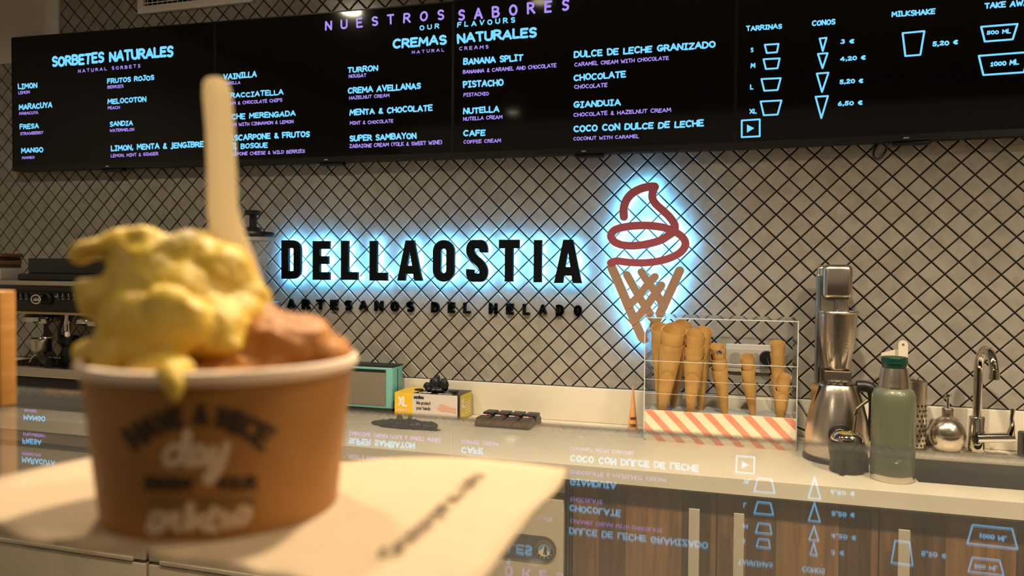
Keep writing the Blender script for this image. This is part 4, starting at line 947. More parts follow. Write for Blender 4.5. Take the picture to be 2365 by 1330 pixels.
# mate gourd with straw
Ymt = -12.2 * U
t = thing('mate_gourd', at(1955, 1090, Ymt), 'dark mate gourd with steel rim in front of the kettle', 'cup')
k = mpp(1955, 1050, Ymt); zz = lambda y: AY(1955, y, Ymt).z - ZC
M_gourd = mat('gourd_leather', (.012, .010, .009), .35)
b = MB(); b.lathe([(38 * k, 0), (41 * k, .004), (39 * k, zz(1070)), (43 * k, zz(1050)), (44 * k, zz(1035)), (41 * k, zz(1020)), (37 * k, zz(1012))], 44); gb = b.build('gourd', M_gourd, t)
b = MB(); b.lathe([(38 * k, zz(1017)), (39 * k, zz(1009)), (35 * k, zz(1003)), (30 * k, zz(999)), (29.5 * k, zz(998.5)), (28.5 * k, zz(1000)), (28 * k, zz(1010))], 44, cap=False); b.build('steel_rim', M_chrome, t)
b = MB(); b.lathe([(.0001, zz(1000)), (26 * k, zz(1001)), (28 * k, zz(1004))], 30, cap=False); b.build('mate_herb', mat('herb', (.10, .07, .012), .8, bump=(400, 1), noise=(120, (.3, .22, .05))), t)
for i in range(3):
    a_ = -PI / 2 - .35 + i * 2 * PI / 3
    b = MB(); b.tube([(48 * k * math.cos(a_), 48 * k * math.sin(a_), 0), (45 * k * math.cos(a_), 45 * k * math.sin(a_), zz(1055)), (40 * k * math.cos(a_), 40 * k * math.sin(a_), zz(1040))], [.007, .006, .002], 8); b.build('foot_rib', M_gourd, gb)
g = thing('drinking_straw', (t.location.x + 8 * k, Ymt, ZC + zz(1010)), 'bent steel mate straw standing in the gourd', 'straw')
P = lambda x, y: AY(x, y, Ymt) - g.location
b = MB(); b.tube([P(1969, 1012), P(1974, 985), P(1977, 962)], [.0042, .0038, .0036], 12); b.build('stem', mat('brass_steel', (.55, .45, .28), .25, 1), g)
b = MB(); b.tube([P(1974, 958), P(1977, 951), P(1980, 944)], .0055, 12); b.tube([P(1976, 956), P(1977.5, 953)], .0075, 12); b.build('joint', M_chrome, g)
b = MB(); b.tube([P(1979, 945), P(1990, 935), P(2005, 924)], [.0045, .0042, .0052], 12); b.build('mouthpiece', mat('brass_steel', (.55, .45, .28), .25, 1), g)

# thermos
Yt = -13.3 * U
t = thing('thermos', at(2060, 1115, Yt), 'sage green thermos bottle with dark green stopper on the worktop', 'bottle')
k = mpp(2060, 1000, Yt); zz = lambda y: AY(2060, y, Yt).z - ZC; dz = -zz(1113)
zz2 = lambda y: max(0, (zz(y) - zz(1113)))
b = MB(); b.lathe([(52 * k, zz2(1098)), (52.5 * k, zz2(1080)), (52.5 * k, zz2(930)), (51 * k, zz2(912)), (46 * k, zz2(900)), (38 * k, zz2(895))], 52); b.build('bottle_body', M_green, t)
b = MB(); b.lathe([(50 * k, 0), (52 * k, .003), (52 * k, zz2(1098))], 52); b.build('steel_base', M_steel, t)
b = MB(); b.lathe([(38 * k, zz2(896)), (38 * k, zz2(892)), (37 * k, zz2(888)), (36 * k, zz2(880)), (32.5 * k, zz2(856)), (31 * k, zz2(849)), (28 * k, zz2(848))], 48); b.build('steel_shoulder', M_steel, t)
b = MB(); b.lathe([(24 * k, zz2(851)), (28 * k, zz2(849)), (30 * k, zz2(842)), (31 * k, zz2(836)), (31 * k, zz2(826)), (29 * k, zz2(824)), (2, 0)][:6], 36); st = b.build('stopper', M_dgreen, t)
b = MB(); b.lathe([(31.4 * k, zz2(839)), (32 * k, zz2(837)), (31.4 * k, zz2(835))], 36, cap=False); b.build('stopper_ring', M_dgreen, st)
b = MB(); b.box(-.004, .004, -52.7 * k, -52.4 * k, zz2(1066), zz2(1064)); b.build('small_emblem', M_wp, t)

# perforated utensil pot
Yp = -2.7 * U
t = thing('utensil_pot', at(2113, 1020, Yp), 'perforated steel utensil pot behind the thermos', 'pot')
k = mpp(2113, 950, Yp); zz = lambda y: AY(2113, y, Yp).z - ZC; H = zz(880)
b = MB(); b.lathe([(26 * k, .006), (26 * k, H), (25 * k, H + .001), (24 * k, H), (24 * k, .01)], 44); pot = b.build('pot_wall', M_steel, t)
b = MB(); b.lathe([(27 * k, 0), (27.5 * k, .008), (26 * k, .012)], 44); b.build('pot_base', M_blackp, t)
b = MB()
for r_ in range(9):
    for c_ in range(16):
        a_ = 2 * PI * (c_ + .5 * (r_ % 2)) / 16; z = .02 + r_ * .0155; nx, ny = math.cos(a_), math.sin(a_); R0 = 26 * k + .0004; 
        b.add([(nx * R0 - ny * .0032 * math.cos(q), ny * R0 + nx * .0032 * math.cos(q), z + .0038 * math.sin(q)) for q in [2 * PI * i / 10 for i in range(10)]], [tuple(range(10))])
o = b.build('perforations', M_bb, pot); o['kind'] = 'stuff'
s = thing('white_spatula', (t.location.x - 24 * k, Yp + .005, ZC + .01), 'white plastic spatula handle with hanging hole standing in the utensil pot', 'spatula')
P = lambda x, y, Y=Yp: AY(x, y, Y) - s.location
p0, p1 = P(2086, 796), P(2086, 900); rw = 11.3 * mpp(2086, 800, Yp)
poly = [(p0.x + rw * math.cos(a_), p0.z + rw * math.sin(a_)) for a_ in [PI * i / 12 for i in range(13)]] + [(p1.x - rw, p1.z), (p1.x + rw, p1.z)]
b = MB(); b.prism(poly, -.004, .002); b.build('handle', M_cream, s, fix=True)
b = MB(); b.prism([(p0.x + rw * .3 * math.cos(a_), p0.z + rw * .3 * math.sin(a_)) for a_ in [2 * PI * i / 14 for i in range(14)]], -.0045, -.0038); b.build('hanging_hole', mat('hole_shade', (.2, .16, .11), .7), s, fix=True)
b = MB(); b.prism([(p1.x - rw * .7, p1.z), (p1.x + rw * .7, p1.z), (p1.x + rw * .9, .02), (p1.x - rw * .5, .02)], -.003, .001); b.build('blade', M_cream, s, fix=True)
s = thing('white_scraper', (t.location.x - 10 * k, Yp + .018, ZC + .01), 'white scraper blade leaning out of the pot behind the stopper', 'spatula')
P = lambda x, y, Y=Yp + .018: AY(x, y, Y) - s.location
pl_ = [P(2035, 815), P(2036, 824), P(2060, 840), P(2088, 835), P(2086, 806), P(2072, 806)]
b = MB(); b.prism([(p.x, p.z) for p in pl_], -.002, .002); b.build('blade', M_cream, s, fix=True)
b = MB(); b.tube([P(2078, 825), P(2105, 900), (.0, 0, .02)], .005, 8); b.build('handle', M_cream, s)
s = thing('dark_whisk', (t.location.x + 6 * k, Yp, ZC + .01), 'thin dark utensil tips poking above the steel pot', 'utensil')
P = lambda x, y, Y=Yp: AY(x, y, Y) - s.location
b = MB(); b.tube([(0, 0, .02), P(2118, 878), P(2124, 868)], .0018, 8); b.tube([(0.004, 0, .02), P(2108, 880), P(2110, 874)], .0018, 8); b.build('wire', M_chrome, s)

# soap dispenser
Yd = -2.5 * U
t = thing('soap_dispenser', at(2187, 1040, Yd), 'round steel soap dispenser left of the tap', 'dispenser')
k = mpp(2187, 990, Yd); zz = lambda y: (AY(2187, y, Yd).z - AY(2187, 1036, Yd).z)
R0 = 44 * k; zc0 = zz(997); RZ = zz(953) - zz(997); b = MB(); b.lathe([(24 * k, 0), (28 * k, .003)] + [(R0 * math.cos(a_), zc0 + RZ * math.sin(a_)) for a_ in [math.radians(-58 + 6.5 * i) for i in range(20)]] + [(14 * k, zz(955))], 48); b.build('globe', M_steel, t)
b = MB(); b.lathe([(14.5 * k, zz(956)), (14.5 * k, zz(938)), (13 * k, zz(935)), (4 * k, zz(934))], 32); b.build('collar', M_steel, t)
b = MB(); b.lathe([(3.4 * k, zz(936)), (3.4 * k, zz(912)), (8 * k, zz(908)), (8 * k, zz(904)), (3 * k, zz(903))], 20); pm = b.build('pump', M_chrome, t)
b = MB(); b.tube([(0, 0, zz(910)), (-10 * k, -.008, zz(911)), (-18 * k, -.012, zz(916))], [.0035, .003, .0022], 10); b.build('nozzle', M_chrome, pm)

# tap
Yf = -2.5 * U
t = thing('tap', at(2255, 1045, Yf), 'tall chrome swan-neck mixer tap behind the sink', 'tap')
k = mpp(2255, 950, Yf); zz = lambda y: (AY(2255, y, Yf).z - ZC)
b = MB(); b.lathe([(22 * k, 0), (22 * k, .006), (20 * k, .008), (20 * k, zz(964)), (18.5 * k, zz(962)), (11.5 * k, zz(962))], 36); b.build('body', M_chrome, t)
end = AY(2296, 873, Yf - .11) - t.location; zt_ = AY(2277, 808, Yf - .055).z - ZC; za_ = zz(858)
pts = [(0, 0, zz(965)), (0, 0, zz(920)), (0, 0, zz(885))] + [(end.x * (1 - math.cos(a_)) / 2, end.y * (1 - math.cos(a_)) / 2, za_ + (zt_ - za_) * math.sin(a_)) for a_ in [math.radians(q_) for q_ in range(0, 166, 15)]] + [(end.x, end.y, end.z + .022), (end.x, end.y, end.z)]
b = MB(); sp_ = spline(pts, 7); b.tube(sp_, [11.3 * k] * (len(sp_) - 1) + [12.3 * k], 20); sp0 = b.build('spout', M_chrome, t)
b = MB(); d_ = (Vector(pts[-1]) - Vector(pts[-2])).normalized(); b.tube([Vector(pts[-1]) - d_ * .012, Vector(pts[-1]) + d_ * .004], 12.6 * k, 20); b.build('aerator', M_chrome, sp0)
b = MB(); h0, h1 = AY(2274, 1012, Yf - .02) - t.location, AY(2342, 1010, Yf - .02) - t.location
b.tube([(h0.x - .02, -.02, h0.z), (h1.x, -.02, h1.z)], 13 * k, 20); lv = b.build('cartridge', M_chrome, t)
b = MB(); b.tube([(h1.x - .012, -.02, h1.z), AY(2338, 985, Yf - .03) - t.location, AY(2337, 965, Yf - .03) - t.location, AY(2340, 944, Yf - .03) - t.location], [.012, .008, .006, .0065], 14); b.build('lever', M_chrome, t)
t = thing('black_sponge_holder', at(2372, 1050, -2.6 * U), 'black block at the right end of the worktop by the tap', 'holder')
b = MB(); k = mpp(2365, 1000, -2.6 * U); b.box(-17 * k, 25 * k, -.03, .03, 0, 70 * k, .006); b.build('block', M_blackp, t)

# espresso machine (left)
Ye = -13.0 * U
o0 = AY(5, 900, Ye); t = thing('espresso_machine', (o0.x, Ye, ZC), 'black and chrome espresso machine at the left end of the worktop', 'coffee machine')
E_ = lambda x, y, Y=Ye: (lambda p: (p.x - t.location.x, p.y - Ye, p.z - ZC))(AY(x, y, Y))
xl, xr = E_(-40, 700)[0], E_(330, 700)[0]; Dm = .44
zE = lambda y, x=120: E_(x, y)[2]
b = MB(); b.box(xl, xr, .0, Dm, .02, zE(874), .004); b.build('base', M_blackp, t)
for xx in (xl + .05, xr - .05):
    b = MB(); b.lathe([(.02, 0), (.02, .022)], 20, (xx, .05)); b.build('foot', M_blackp, t)
b = MB(); b.box(xl, xr, -.01, .02, zE(872), zE(850), .003); b.build('drip_tray', M_steel, t)
b = MB()
for i in range(26): x = xl + (xr - xl) * (i + .5) / 26; b.box(x - .002, x + .002, .02, .25, zE(852), zE(850))
for i in range(8): b.box(xl, xr, .03 + i * .027, .034 + i * .027, zE(852) - .001, zE(851))
b.build('drip_grid', mat('grid_steel', (.10, .08, .06), .35, 1), t)
b = MB(); b.box(xl, xr, .27, .275, zE(850), zE(722)); bp_ = b.build('mirror_back_panel', mat('reflected_grout', (.03, .022, .012), .6), t)
b = MB(); pz = .032  # flat diamonds paint the mirrored tile pattern onto the panel
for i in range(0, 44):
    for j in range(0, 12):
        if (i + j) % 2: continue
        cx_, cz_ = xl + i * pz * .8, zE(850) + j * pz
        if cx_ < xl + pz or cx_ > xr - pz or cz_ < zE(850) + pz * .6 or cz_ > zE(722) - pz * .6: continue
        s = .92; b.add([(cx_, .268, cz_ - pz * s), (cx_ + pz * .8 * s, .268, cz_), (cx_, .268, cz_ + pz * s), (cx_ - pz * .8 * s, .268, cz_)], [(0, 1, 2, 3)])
o = b.build('reflected_tiles', mat('reflected_tile', (.34, .28, .18), .35), bp_); o['kind'] = 'stuff'
b = MB(); b.box(xl, xr, -.005, Dm, zE(722), zE(664), .004); b.build('upper_body', mat('machine_black', (.004, .004, .004), .25), t)
b = MB(); b.box(xl, xr, -.012, .0, zE(726), zE(720), .0015); b.build('brass_trim', mat('warm_trim', (.55, .42, .2), .25, 1), t)
b = MB(); b.box(xl, xr, -.02, .01, zE(672), zE(663), .003); b.build('visor', M_blackp, t)
b = MB(); b.box(xl, xr, .01, Dm, zE(662), zE(649), .002); b.build('steel_top', M_steel, t)
xg = E_(22, 640)[0]
b = MB(); b.box(xg, xr, .03, Dm - .02, zE(649), zE(633), .008); b.build('cup_rail', M_blackp, t)
b = MB(); b.box(E_(33, 620)[0], xr, .06, .064, zE(634), zE(596), .001); b.build('glass_guard', mat('smoked_glass', (.012, .014, .013), .08), t)
for i, x in enumerate([30, 41, 53, 66, 139, 151, 164, 177, 196, 210]):
    p = E_(x, 683); b = MB(); b.box(p[0] - .006, p[0] + .006, -.009, -.004, p[2] - .012, p[2] + .012, .002); bt = b.build('rocker_switch', mat('switch_dark', (.02, .02, .02), .3), t)
    b = MB(); b.tube([(p[0] - .001, -.01, p[2] + .008), (p[0] + .001, -.012, p[2] - .006)], [.0022, .0012], 8); b.box(p[0] - .005, p[0] + .005, -.0098, -.009, p[2] - .0135, p[2] - .011); b.build('switch_tip', M_chrome, bt)
k = mpp(84, 691, Ye); q0 = E_(114, 690); c0 = Vector(E_(84, 691, Ye - .06)); pb = Vector((q0[0] - .004, 0, q0[2])); dirv = (c0 - pb).normalized()
b = MB(); b.tube([pb, c0], 13.5 * k, 28); kn = b.build('gauge_barrel', M_chrome, t)
b = MB(); b.tube([pb + dirv * .002, pb + dirv * .016], 17 * k, 28); b.build('barrel_collar', M_blackp, t)
dirv = (dirv + Vector((.5, -.6, 0))).normalized()
b = MB(); b.tube([c0, c0 + dirv * .004], 13 * k, 28); b.build('gauge_face', M_blackp, kn)
b = MB(); sv = Vector((dirv.y, -dirv.x, 0)); sv = Vector((-dirv.y, dirv.x, 0)) if sv.x < 0 else sv
cf = c0 + dirv * .0048
for r_ in (11.3,):
    ring = [(r_ * k * math.cos(a_), r_ * k * math.sin(a_)) for a_ in [2 * PI * i / 24 for i in range(24)]]
    for poly in ribbon2d(ring, .0022, True, True): b.add([cf + sv * q.x + Vector((0, 0, q.y)) for q in poly], [tuple(range(len(poly)))])
for i in range(4):
    xx = (-6 + i * 4) * k; hh_ = (3, 6, 5, 7)[i] * k
    b.add([cf + sv * xx + Vector((0, 0, -4 * k)), cf + sv * (xx + 2.4 * k) + Vector((0, 0, -4 * k)), cf + sv * (xx + 1.6 * k) + Vector((0, 0, hh_))], [(0, 1, 2)])
b.build('gauge_emblem', M_wp, kn)
for (xa, xb, yy) in ((58, 120, 736), (176, 232, 742)):
    pa, pb = E_(xa, yy, Ye + .06), E_(xb, yy, Ye + .06)
    r_ = (pb[0] - pa[0]) / 2; cx_ = (pa[0] + pb[0]) / 2
    b = MB(); b.lathe([(r_ * .8, pa[2] - .012), (r_, pa[2] - .006), (r_, pa[2] + .01), (r_ * .7, zE(722))], 32, (cx_, .08)); gh = b.build('group_head', M_chrome, t)
    b = MB(); b.box(cx_ + r_ * .4, cx_ + r_ * 1.05, .03, .05, pa[2] - .014, pa[2] + .006, .003); b.build('group_lug', M_chrome, gh)
pa = E_(140, 730)
b = MB(); b.lathe([(.004, zE(780)), (.0055, zE(768)), (.011, zE(765)), (.0125, zE(745)), (.009, zE(735)), (.009, zE(724))], 20, (pa[0], .03)); wv = b.build('water_spout', M_chrome, t)
b = MB(); b.box(pa[0] - .006, pa[0] + .008, .022, .036, zE(778), zE(766), .002); b.build('white_tip', M_wp, wv)
pa, pc = E_(118, 735), E_(110, 775)
b = MB(); b.tube([(pa[0], .05, pa[2]), (pa[0] - .003, .05, pa[2] - .02), (pc[0], .05, pc[2] + .02), (pc[0], .05, pc[2] - .02)], .006, 10); b.build('steam_wand', M_blackp, t)
# portafilter resting on the grid
pp = E_(86, 846, Ye + .05)
g = thing('portafilter', (t.location.x + pp[0], Ye + .07, ZC + zE(850)), 'steel coffee portafilter with black handle on the drip tray', 'portafilter')
k = mpp(88, 800, Ye + .07); zq = lambda y: AY(88, y, Ye + .07).z - g.location.z
b = MB(); b.lathe([(22 * k, zq(811)), (25 * k, zq(806)), (25 * k, zq(790)), (28 * k, zq(786)), (28 * k, zq(781)), (25 * k, zq(780)), (23 * k, zq(786)), (22 * k, zq(805)), (.0001, zq(806))], 36, cap=False); b.build('basket', M_steel, g)
b = MB(); b.lathe([(12 * k, zq(811)), (10 * k, zq(822)), (7 * k, zq(826))], 24); b.build('spout_neck', mat('dark_steel', (.16, .13, .10), .4, 1), g)
b = MB(); b.tube(spline([(.006, -.01, zq(815)), (.03, -.03, zq(817)), (.075, -.05, zq(829)), (.105, -.06, .016)], 5), [.008, .009, .010, .011, .013, .014, .015, .015, .015, .015, .015, .015, .015, .015, .015, .014][:16], 14); b.build('handle', M_blackp, g)
b = MB(); b.tube(spline([(.0, -.01, zq(818)), (-.02, -.018, zq(822)), (-.034, -.02, zq(833)), (-.038, -.02, .004)], 5), .004, 10); b.build('outlet_pipe', M_chrome, g)
pp = E_(158, 846, Ye + .10)
g = thing('black_milk_jug', (t.location.x + pp[0], Ye + .1, ZC + zE(850)), 'black milk jug on the drip tray of the espresso machine', 'jug')
k = mpp(158, 800, Ye + .1); zq = lambda y: AY(158, y, Ye + .1).z - g.location.z
b = MB(); b.lathe([(15 * k, 0), (17 * k, .004), (19 * k, zq(815)), (15 * k, zq(800)), (24 * k, zq(790)), (26 * k, zq(776)), (23 * k, zq(775)), (12 * k, zq(800))], 32); b.build('jug_body', M_blackp, g)
b = MB(); b.tube(spline([(20 * k, 0, zq(782)), (34 * k, 0, zq(786)), (34 * k, 0, zq(810)), (18 * k, 0, zq(820))], 5), .004, 8); b.build('jug_handle', M_blackp, g)
# stack on top of the machine, far left
pz0 = ZC + zE(649)
g = thing('white_carton', (AY(8, 640, Ye + .15).x, Ye + .16, pz0), 'white carton on top of the espresso machine', 'box')
k = mpp(8, 630, Ye + .15); hC = AY(8, 619, Ye + .16).z - pz0
b = MB(); b.box(-40 * k, 23 * k, -.05, .05, 0, hC, .002); b.build('carton_body', mat('carton_grey', (.42, .38, .34), .6), g)
hB = AY(8, 585, Ye + .16).z - pz0 - hC
for i, (dx, m_) in enumerate(((0, (.10, .045, .018)), (3, (.14, .07, .03)), (-1, (.09, .04, .016)), (8, (.13, .06, .025)))):
    o_ = MB(); o_.box(-44 * k, (17 + dx) * k, -.05, .05, 0, hB / 4 - .0006, .002); o = o_.build('wooden_board', mat('board%d' % i, m_, .6, noise=(30, tuple(c * 1.6 for c in m_), (1, 1, 8))))
    o.location = (g.location.x, g.location.y, pz0 + hC + i * hB / 4 + .0003); tag(o, ['lowest', 'second lowest', 'second highest', 'topmost'][i] + ' brown wooden board of the small pile on the white carton', 'board', 'pile of brown boards on the coffee machine')

# coffee grinder behind the spoon
Yn = -6 * U
t = thing('coffee_grinder', at(585, 950, Yn), 'coffee grinder with clear hopper and black lid behind the spoon', 'grinder')
k = mpp(585, 560, Yn); zn = lambda y: AY(585, y, Yn).z - ZC
b = MB(); b.lathe([(52 * k, zn(556)), (50 * k, zn(560)), (20 * k, zn(665)), (19 * k, zn(665)), (48 * k, zn(562))], 40, cap=False); M_hop = mat('hopper_clear', (.55, .62, .68), .12); M_hop.node_tree.nodes['Principled BSDF'].inputs['Alpha'].default_value = .16; b.build('hopper', M_hop, t)
b = MB(); b.lathe([(49 * k, zn(548)), (51 * k, zn(548)), (52 * k, zn(556)), (50 * k, zn(557))], 40, cap=False)
b.build('hopper_rim', M_acryl_edge, t)
b = MB(); b.lathe([(34 * k, zn(556)), (50 * k, zn(548)), (51 * k, zn(541)), (48 * k, zn(536)), (20 * k, zn(534))], 40); ld_ = b.build('hopper_lid', M_blackp, t)
b = MB(); b.lathe([(20 * k, zn(536)), (20 * k, zn(528)), (17 * k, zn(525)), (9 * k, zn(524)), (8.5 * k, zn(498)), (19 * k, zn(496)), (19.5 * k, zn(487)), (17 * k, zn(486))], 32); b.build('tamper_knob', M_blackp, ld_)
b = MB(); b.lathe([(26 * k, zn(700)), (26 * k, zn(690)), (21 * k, zn(662))], 30); b.build('hopper_collar', M_blackp, t)
b = MB(); b.box(-.07, .07, -.07, .09, .02, zn(695), .015); b.build('grinder_body', mat('grinder_grey', (.08, .08, .08), .35, .7), t)
b = MB(); b.box(-.09, .09, -.13, .1, 0, .02, .006); b.build('grinder_base', M_blackp, t)
b = MB(); b.tube([(0, -.07, .18), (0, -.11, .17)], .02, 16); b.build('dosing_chute', M_blackp, t)

# ------------------------------------------------------------------ display case in front with the glass shelf
ZG = zu(-12.1); YG = -58.05 * U
t = thing('serving_counter', (50 * U, -70 * U, 0), 'serving counter with thick horizontal glass top the tub stands on', 'counter')
def gl_mat():
    M = bpy.data.materials.new('counter_glass'); M.use_nodes = True; b_ = M.node_tree.nodes['Principled BSDF']
    b_.inputs['Base Color'].default_value = (.93, .95, .94, 1); b_.inputs['Transmission Weight'].default_value = 1; b_.inputs['Roughness'].default_value = 0; b_.inputs['IOR'].default_value = 1.5
    nt = M.node_tree; N = nt.nodes.new; d = N('ShaderNodeBsdfDiffuse'); d.inputs[0].default_value = (.80, .78, .72, 1)
    tc = N('ShaderNodeTexCoord'); n = N('ShaderNodeTexNoise'); n.inputs['Scale'].default_value = 9; n.inputs['Detail'].default_value = 5; nt.links.new(tc.outputs['Object'], n.inputs['Vector'])
    mr = N('ShaderNodeMapRange'); mr.inputs[3].default_value = .010; mr.inputs[4].default_value = .048; nt.links.new(n.outputs[0], mr.inputs[0])
    mx = N('ShaderNodeMixShader'); nt.links.new(mr.outputs[0], mx.inputs[0]); nt.links.new(b_.outputs[0], mx.inputs[1]); nt.links.new(d.outputs[0], mx.inputs[2]); nt.links.new(mx.outputs[0], nt.nodes['Material Output'].inputs[0])
    return M
b = MB(); gx0, gx1 = 12 * U - t.location.x, 90 * U - t.location.x
b.box(gx0, gx1, YG - t.location.y, -84 * U - t.location.y, ZG - .010, ZG); 
gl = b.build('glass_top', gl_mat(), t, fix=True)
b = MB(); b.box(gx0, gx1, YG - t.location.y + .0003, YG - t.location.y + .0022, ZG - .0095, ZG - .0005, .0006); eb = mat('edge_light_tint', (.80, .84, .66), .25); eb.node_tree.nodes['Principled BSDF'].inputs['Alpha'].default_value = .42; b.build('edge_light_strip', eb, t)  # pale strip added to paint the bright light band along the far edge
b = MB(); b.box(gx0, gx1, -86 * U - t.location.y, -79 * U - t.location.y, .0, ZG - .012, .01); b.build('counter_front', mat('counter_front', (.12, .09, .07), .6), t)
for xx in (gx0 + .01, gx1 - .01):
    b = MB(); b.box(xx - .006, xx + .006, -79 * U - t.location.y, -70 * U - t.location.y, ZG - .3, ZG - .011); b.build('glass_support', M_steel, t)

# wooden box on the glass at the left edge
pw = AZ(15, 943, ZG); hW = AY(15, 672, pw.y).z - ZG
t = thing('wooden_holder', (AZ(-6, 943, ZG).x, pw.y, ZG), 'orange-toned wooden board standing on the counter glass at the left edge', 'holder')
M_or = mat('orange_beech', (.52, .22, .045), .5, noise=(18, (.66, .32, .08), (1, 1, 9)))
b = MB(); b.box(-.10, 0, 0, .012, 0, hW, .001); b.build('front_board', M_or, t)
b = MB(); b.box(-.10, -.02, .0125, .016, .0, hW * .9); b.build('backing_board', M_or, t)

# napkin
npx = [(-90, 1160), (0, 1115), (100, 1087), (240, 1056), (400, 1048), (560, 1050), (700, 1062), (800, 1073), (900, 1070), (1000, 1066), (1100, 1064), (1200, 1077), (1308, 1096), (1298, 1125), (1275, 1150), (1252, 1172), (1228, 1200), (1205, 1225), (1175, 1265), (1140, 1325), (1090, 1400),
       (950, 1440), (820, 1410), (730, 1372), (660, 1345), (600, 1338), (560, 1322), (500, 1322), (455, 1308), (400, 1306), (340, 1288), (290, 1290), (240, 1276), (200, 1284), (140, 1262), (90, 1268), (50, 1250), (0, 1226), (-70, 1215)]
P = [AZ(x, y, ZG) for x, y in npx]; cen = sum(P, Vector()) / len(P)
t = thing('paper_napkin', (cen.x, cen.y, ZG), 'cream scalloped paper napkin lying under the gelato tub', 'napkin')
vs = []; fs = []; NR = 10; nP = len(P); rr_ = random.Random(2)
for r_ in range(NR + 1):
    f = r_ / NR
    for i, p in enumerate(P):
        q = cen + (p - cen) * f; wv = .0007 + (.0008 * (f ** 3) * (1 + math.sin(i * 1.7)) if f > .6 else 0)
        vs.append((q.x - cen.x, q.y - cen.y, wv))
for r_ in range(NR):
    for i in range(nP): fs.append((r_ * nP + i, (r_ + 1) * nP + i, (r_ + 1) * nP + (i + 1) % nP, r_ * nP + (i + 1) % nP))
b = MB(); b.add(vs, fs, True); nap = b.build('paper_sheet', mat('napkin_paper', (.50, .37, .235), .8, bump=(90, .4)), t)
sd = nap.modifiers.new('s', 'SOLIDIFY'); sd.thickness = .0004
A0, A1 = AZ(915, 1298, ZG) - t.location, AZ(1118, 1108, ZG) - t.location; ud = (A1 - A0); Ln = ud.length; ud.normalize(); vd = Vector((-ud.y, ud.x, 0))
b = MB(); lc_write(b, 'Gracias por su visita', lambda u, v: tuple(A0 + ud * u + vd * v + Vector((0, 0, .0022))), Ln, .0085, .17, .1); b.build('print', mat('napkin_ink', (.16, .11, .06), .7), nap)

# gelato tub
pF = AZ(518, 1248, ZG + .001); d0 = (pF - CAM).dot(FW); rb = .1443 * d0 / (1 - .1443); DC = d0 + rb; k3 = DC / FPX
hv = ray(518, 1248); hv.z = 0; hv.normalize()
cup_c = Vector((pF.x, pF.y, 0)) + hv * rb; cup_c.z = ZG + .001
rtp = 286 * k3
pR_ = ray(518, 866); HT = (CAM + pR_ * ((DC - rtp) / pR_.dot(FW))).z - cup_c.z
t = thing('gelato_tub', cup_c, 'brown kraft paper gelato tub holding pistachio and chocolate scoops', 'ice cream tub')
M_kraft = mat('kraft_print', (.31, .132, .024), .55, noise=(40, (.37, .165, .036)))
b = MB(); b.lathe([(rb - .002, 0), (rb, .0005), (rtp, HT - .003)], 72, cap=False); wallc = b.build('tub_wall', M_kraft, t)
b = MB(); b.lathe([(.0001, .003), (rb - .001, .003)], 48, cap=False); b.build('tub_floor', M_kraft, t)
b = MB(); b.lathe([(rtp - .001, HT - .004), (rtp + .0015, HT - .003), (rtp + .0024, HT - .001), (rtp + .0018, HT + .001), (rtp, HT + .0015), (rtp - .0012, HT), (rtp - .0018, HT - .003), (rb, .004)], 72, cap=False); b.build('rolled_rim', mat('rim_paper', (.80, .62, .46), .6), t)
# print on the tub: (u, v) from pixels at the cup front
viewv = (CAM - cup_c); viewv.z = 0; aV = math.atan2(viewv.y, viewv.x)
def on_tub(px, py):        # first hit of the sight line on the conical tub wall
    o_ = CAM - cup_c; d = ray(px, py); m_ = (rtp - rb) / HT
    A_ = d.x ** 2 + d.y ** 2 - (m_ * d.z) ** 2; rz = rb + m_ * o_.z
    B_ = 2 * (o_.x * d.x + o_.y * d.y - m_ * d.z * rz); C_ = o_.x ** 2 + o_.y ** 2 - rz ** 2
    q_ = max(0, B_ * B_ - 4 * A_ * C_); p_ = o_ + d * ((-B_ - math.sqrt(q_)) / (2 * A_)); n_ = Vector((p_.x, p_.y, 0)).normalized()
    return tuple(p_ + n_ * .0003)
M_ink = mat('tub_dark_ink', (.035, .016, .006), .6); M_inkw = mat('tub_white_ink', (.74, .56, .38), .6)
def arc_text(txt, x0, x1, ybase, sag, hpx, wt_):
    b = MB(); W_ = x1 - x0
    def f(u, v):
        xx = x0 + u; c = (xx - (x0 + x1) / 2) / (W_ / 2); sl = 2 * sag * c / (W_ / 2)
        return on_tub(xx + v * sl * .8, ybase + sag * c * c - v)
    write(b, txt, f, W_, hpx, wt_, .22, 3, 0); return b
arc_text('HAVE A NICE', 312, 606, 985, 62, 54, .26).build('print', M_ink, wallc)
arc_text('ENJOY   YOUR', 335, 596, 1135, -4, 34, .26).build('print', M_ink, wallc)
def px_strokes(sts, w, m, nm='print'):
    b = MB()
    for s in sts:
        s = [(p[0], p[1], 0) for p in s]
        for poly in ribbon2d([(q.x, -q.y) for q in spline(s, 4)], w): padd(b, [on_tub(q.x, -q.y) for q in poly])
    b.build(nm, m, wallc)
px_strokes([[(425, 1040), (400, 1030), (382, 1055), (395, 1072), (425, 1050), (437, 1010), (430, 1000), (425, 1060), (440, 1072)],
            [(475, 1040), (455, 1032), (445, 1055), (458, 1070), (478, 1045), (478, 1068), (492, 1066)], [(495, 1035), (496, 1062), (515, 1056), (522, 1030)], [(524, 1026), (512, 1070), (492, 1105), (478, 1112), (480, 1095), (505, 1070)]], 17, M_inkw)
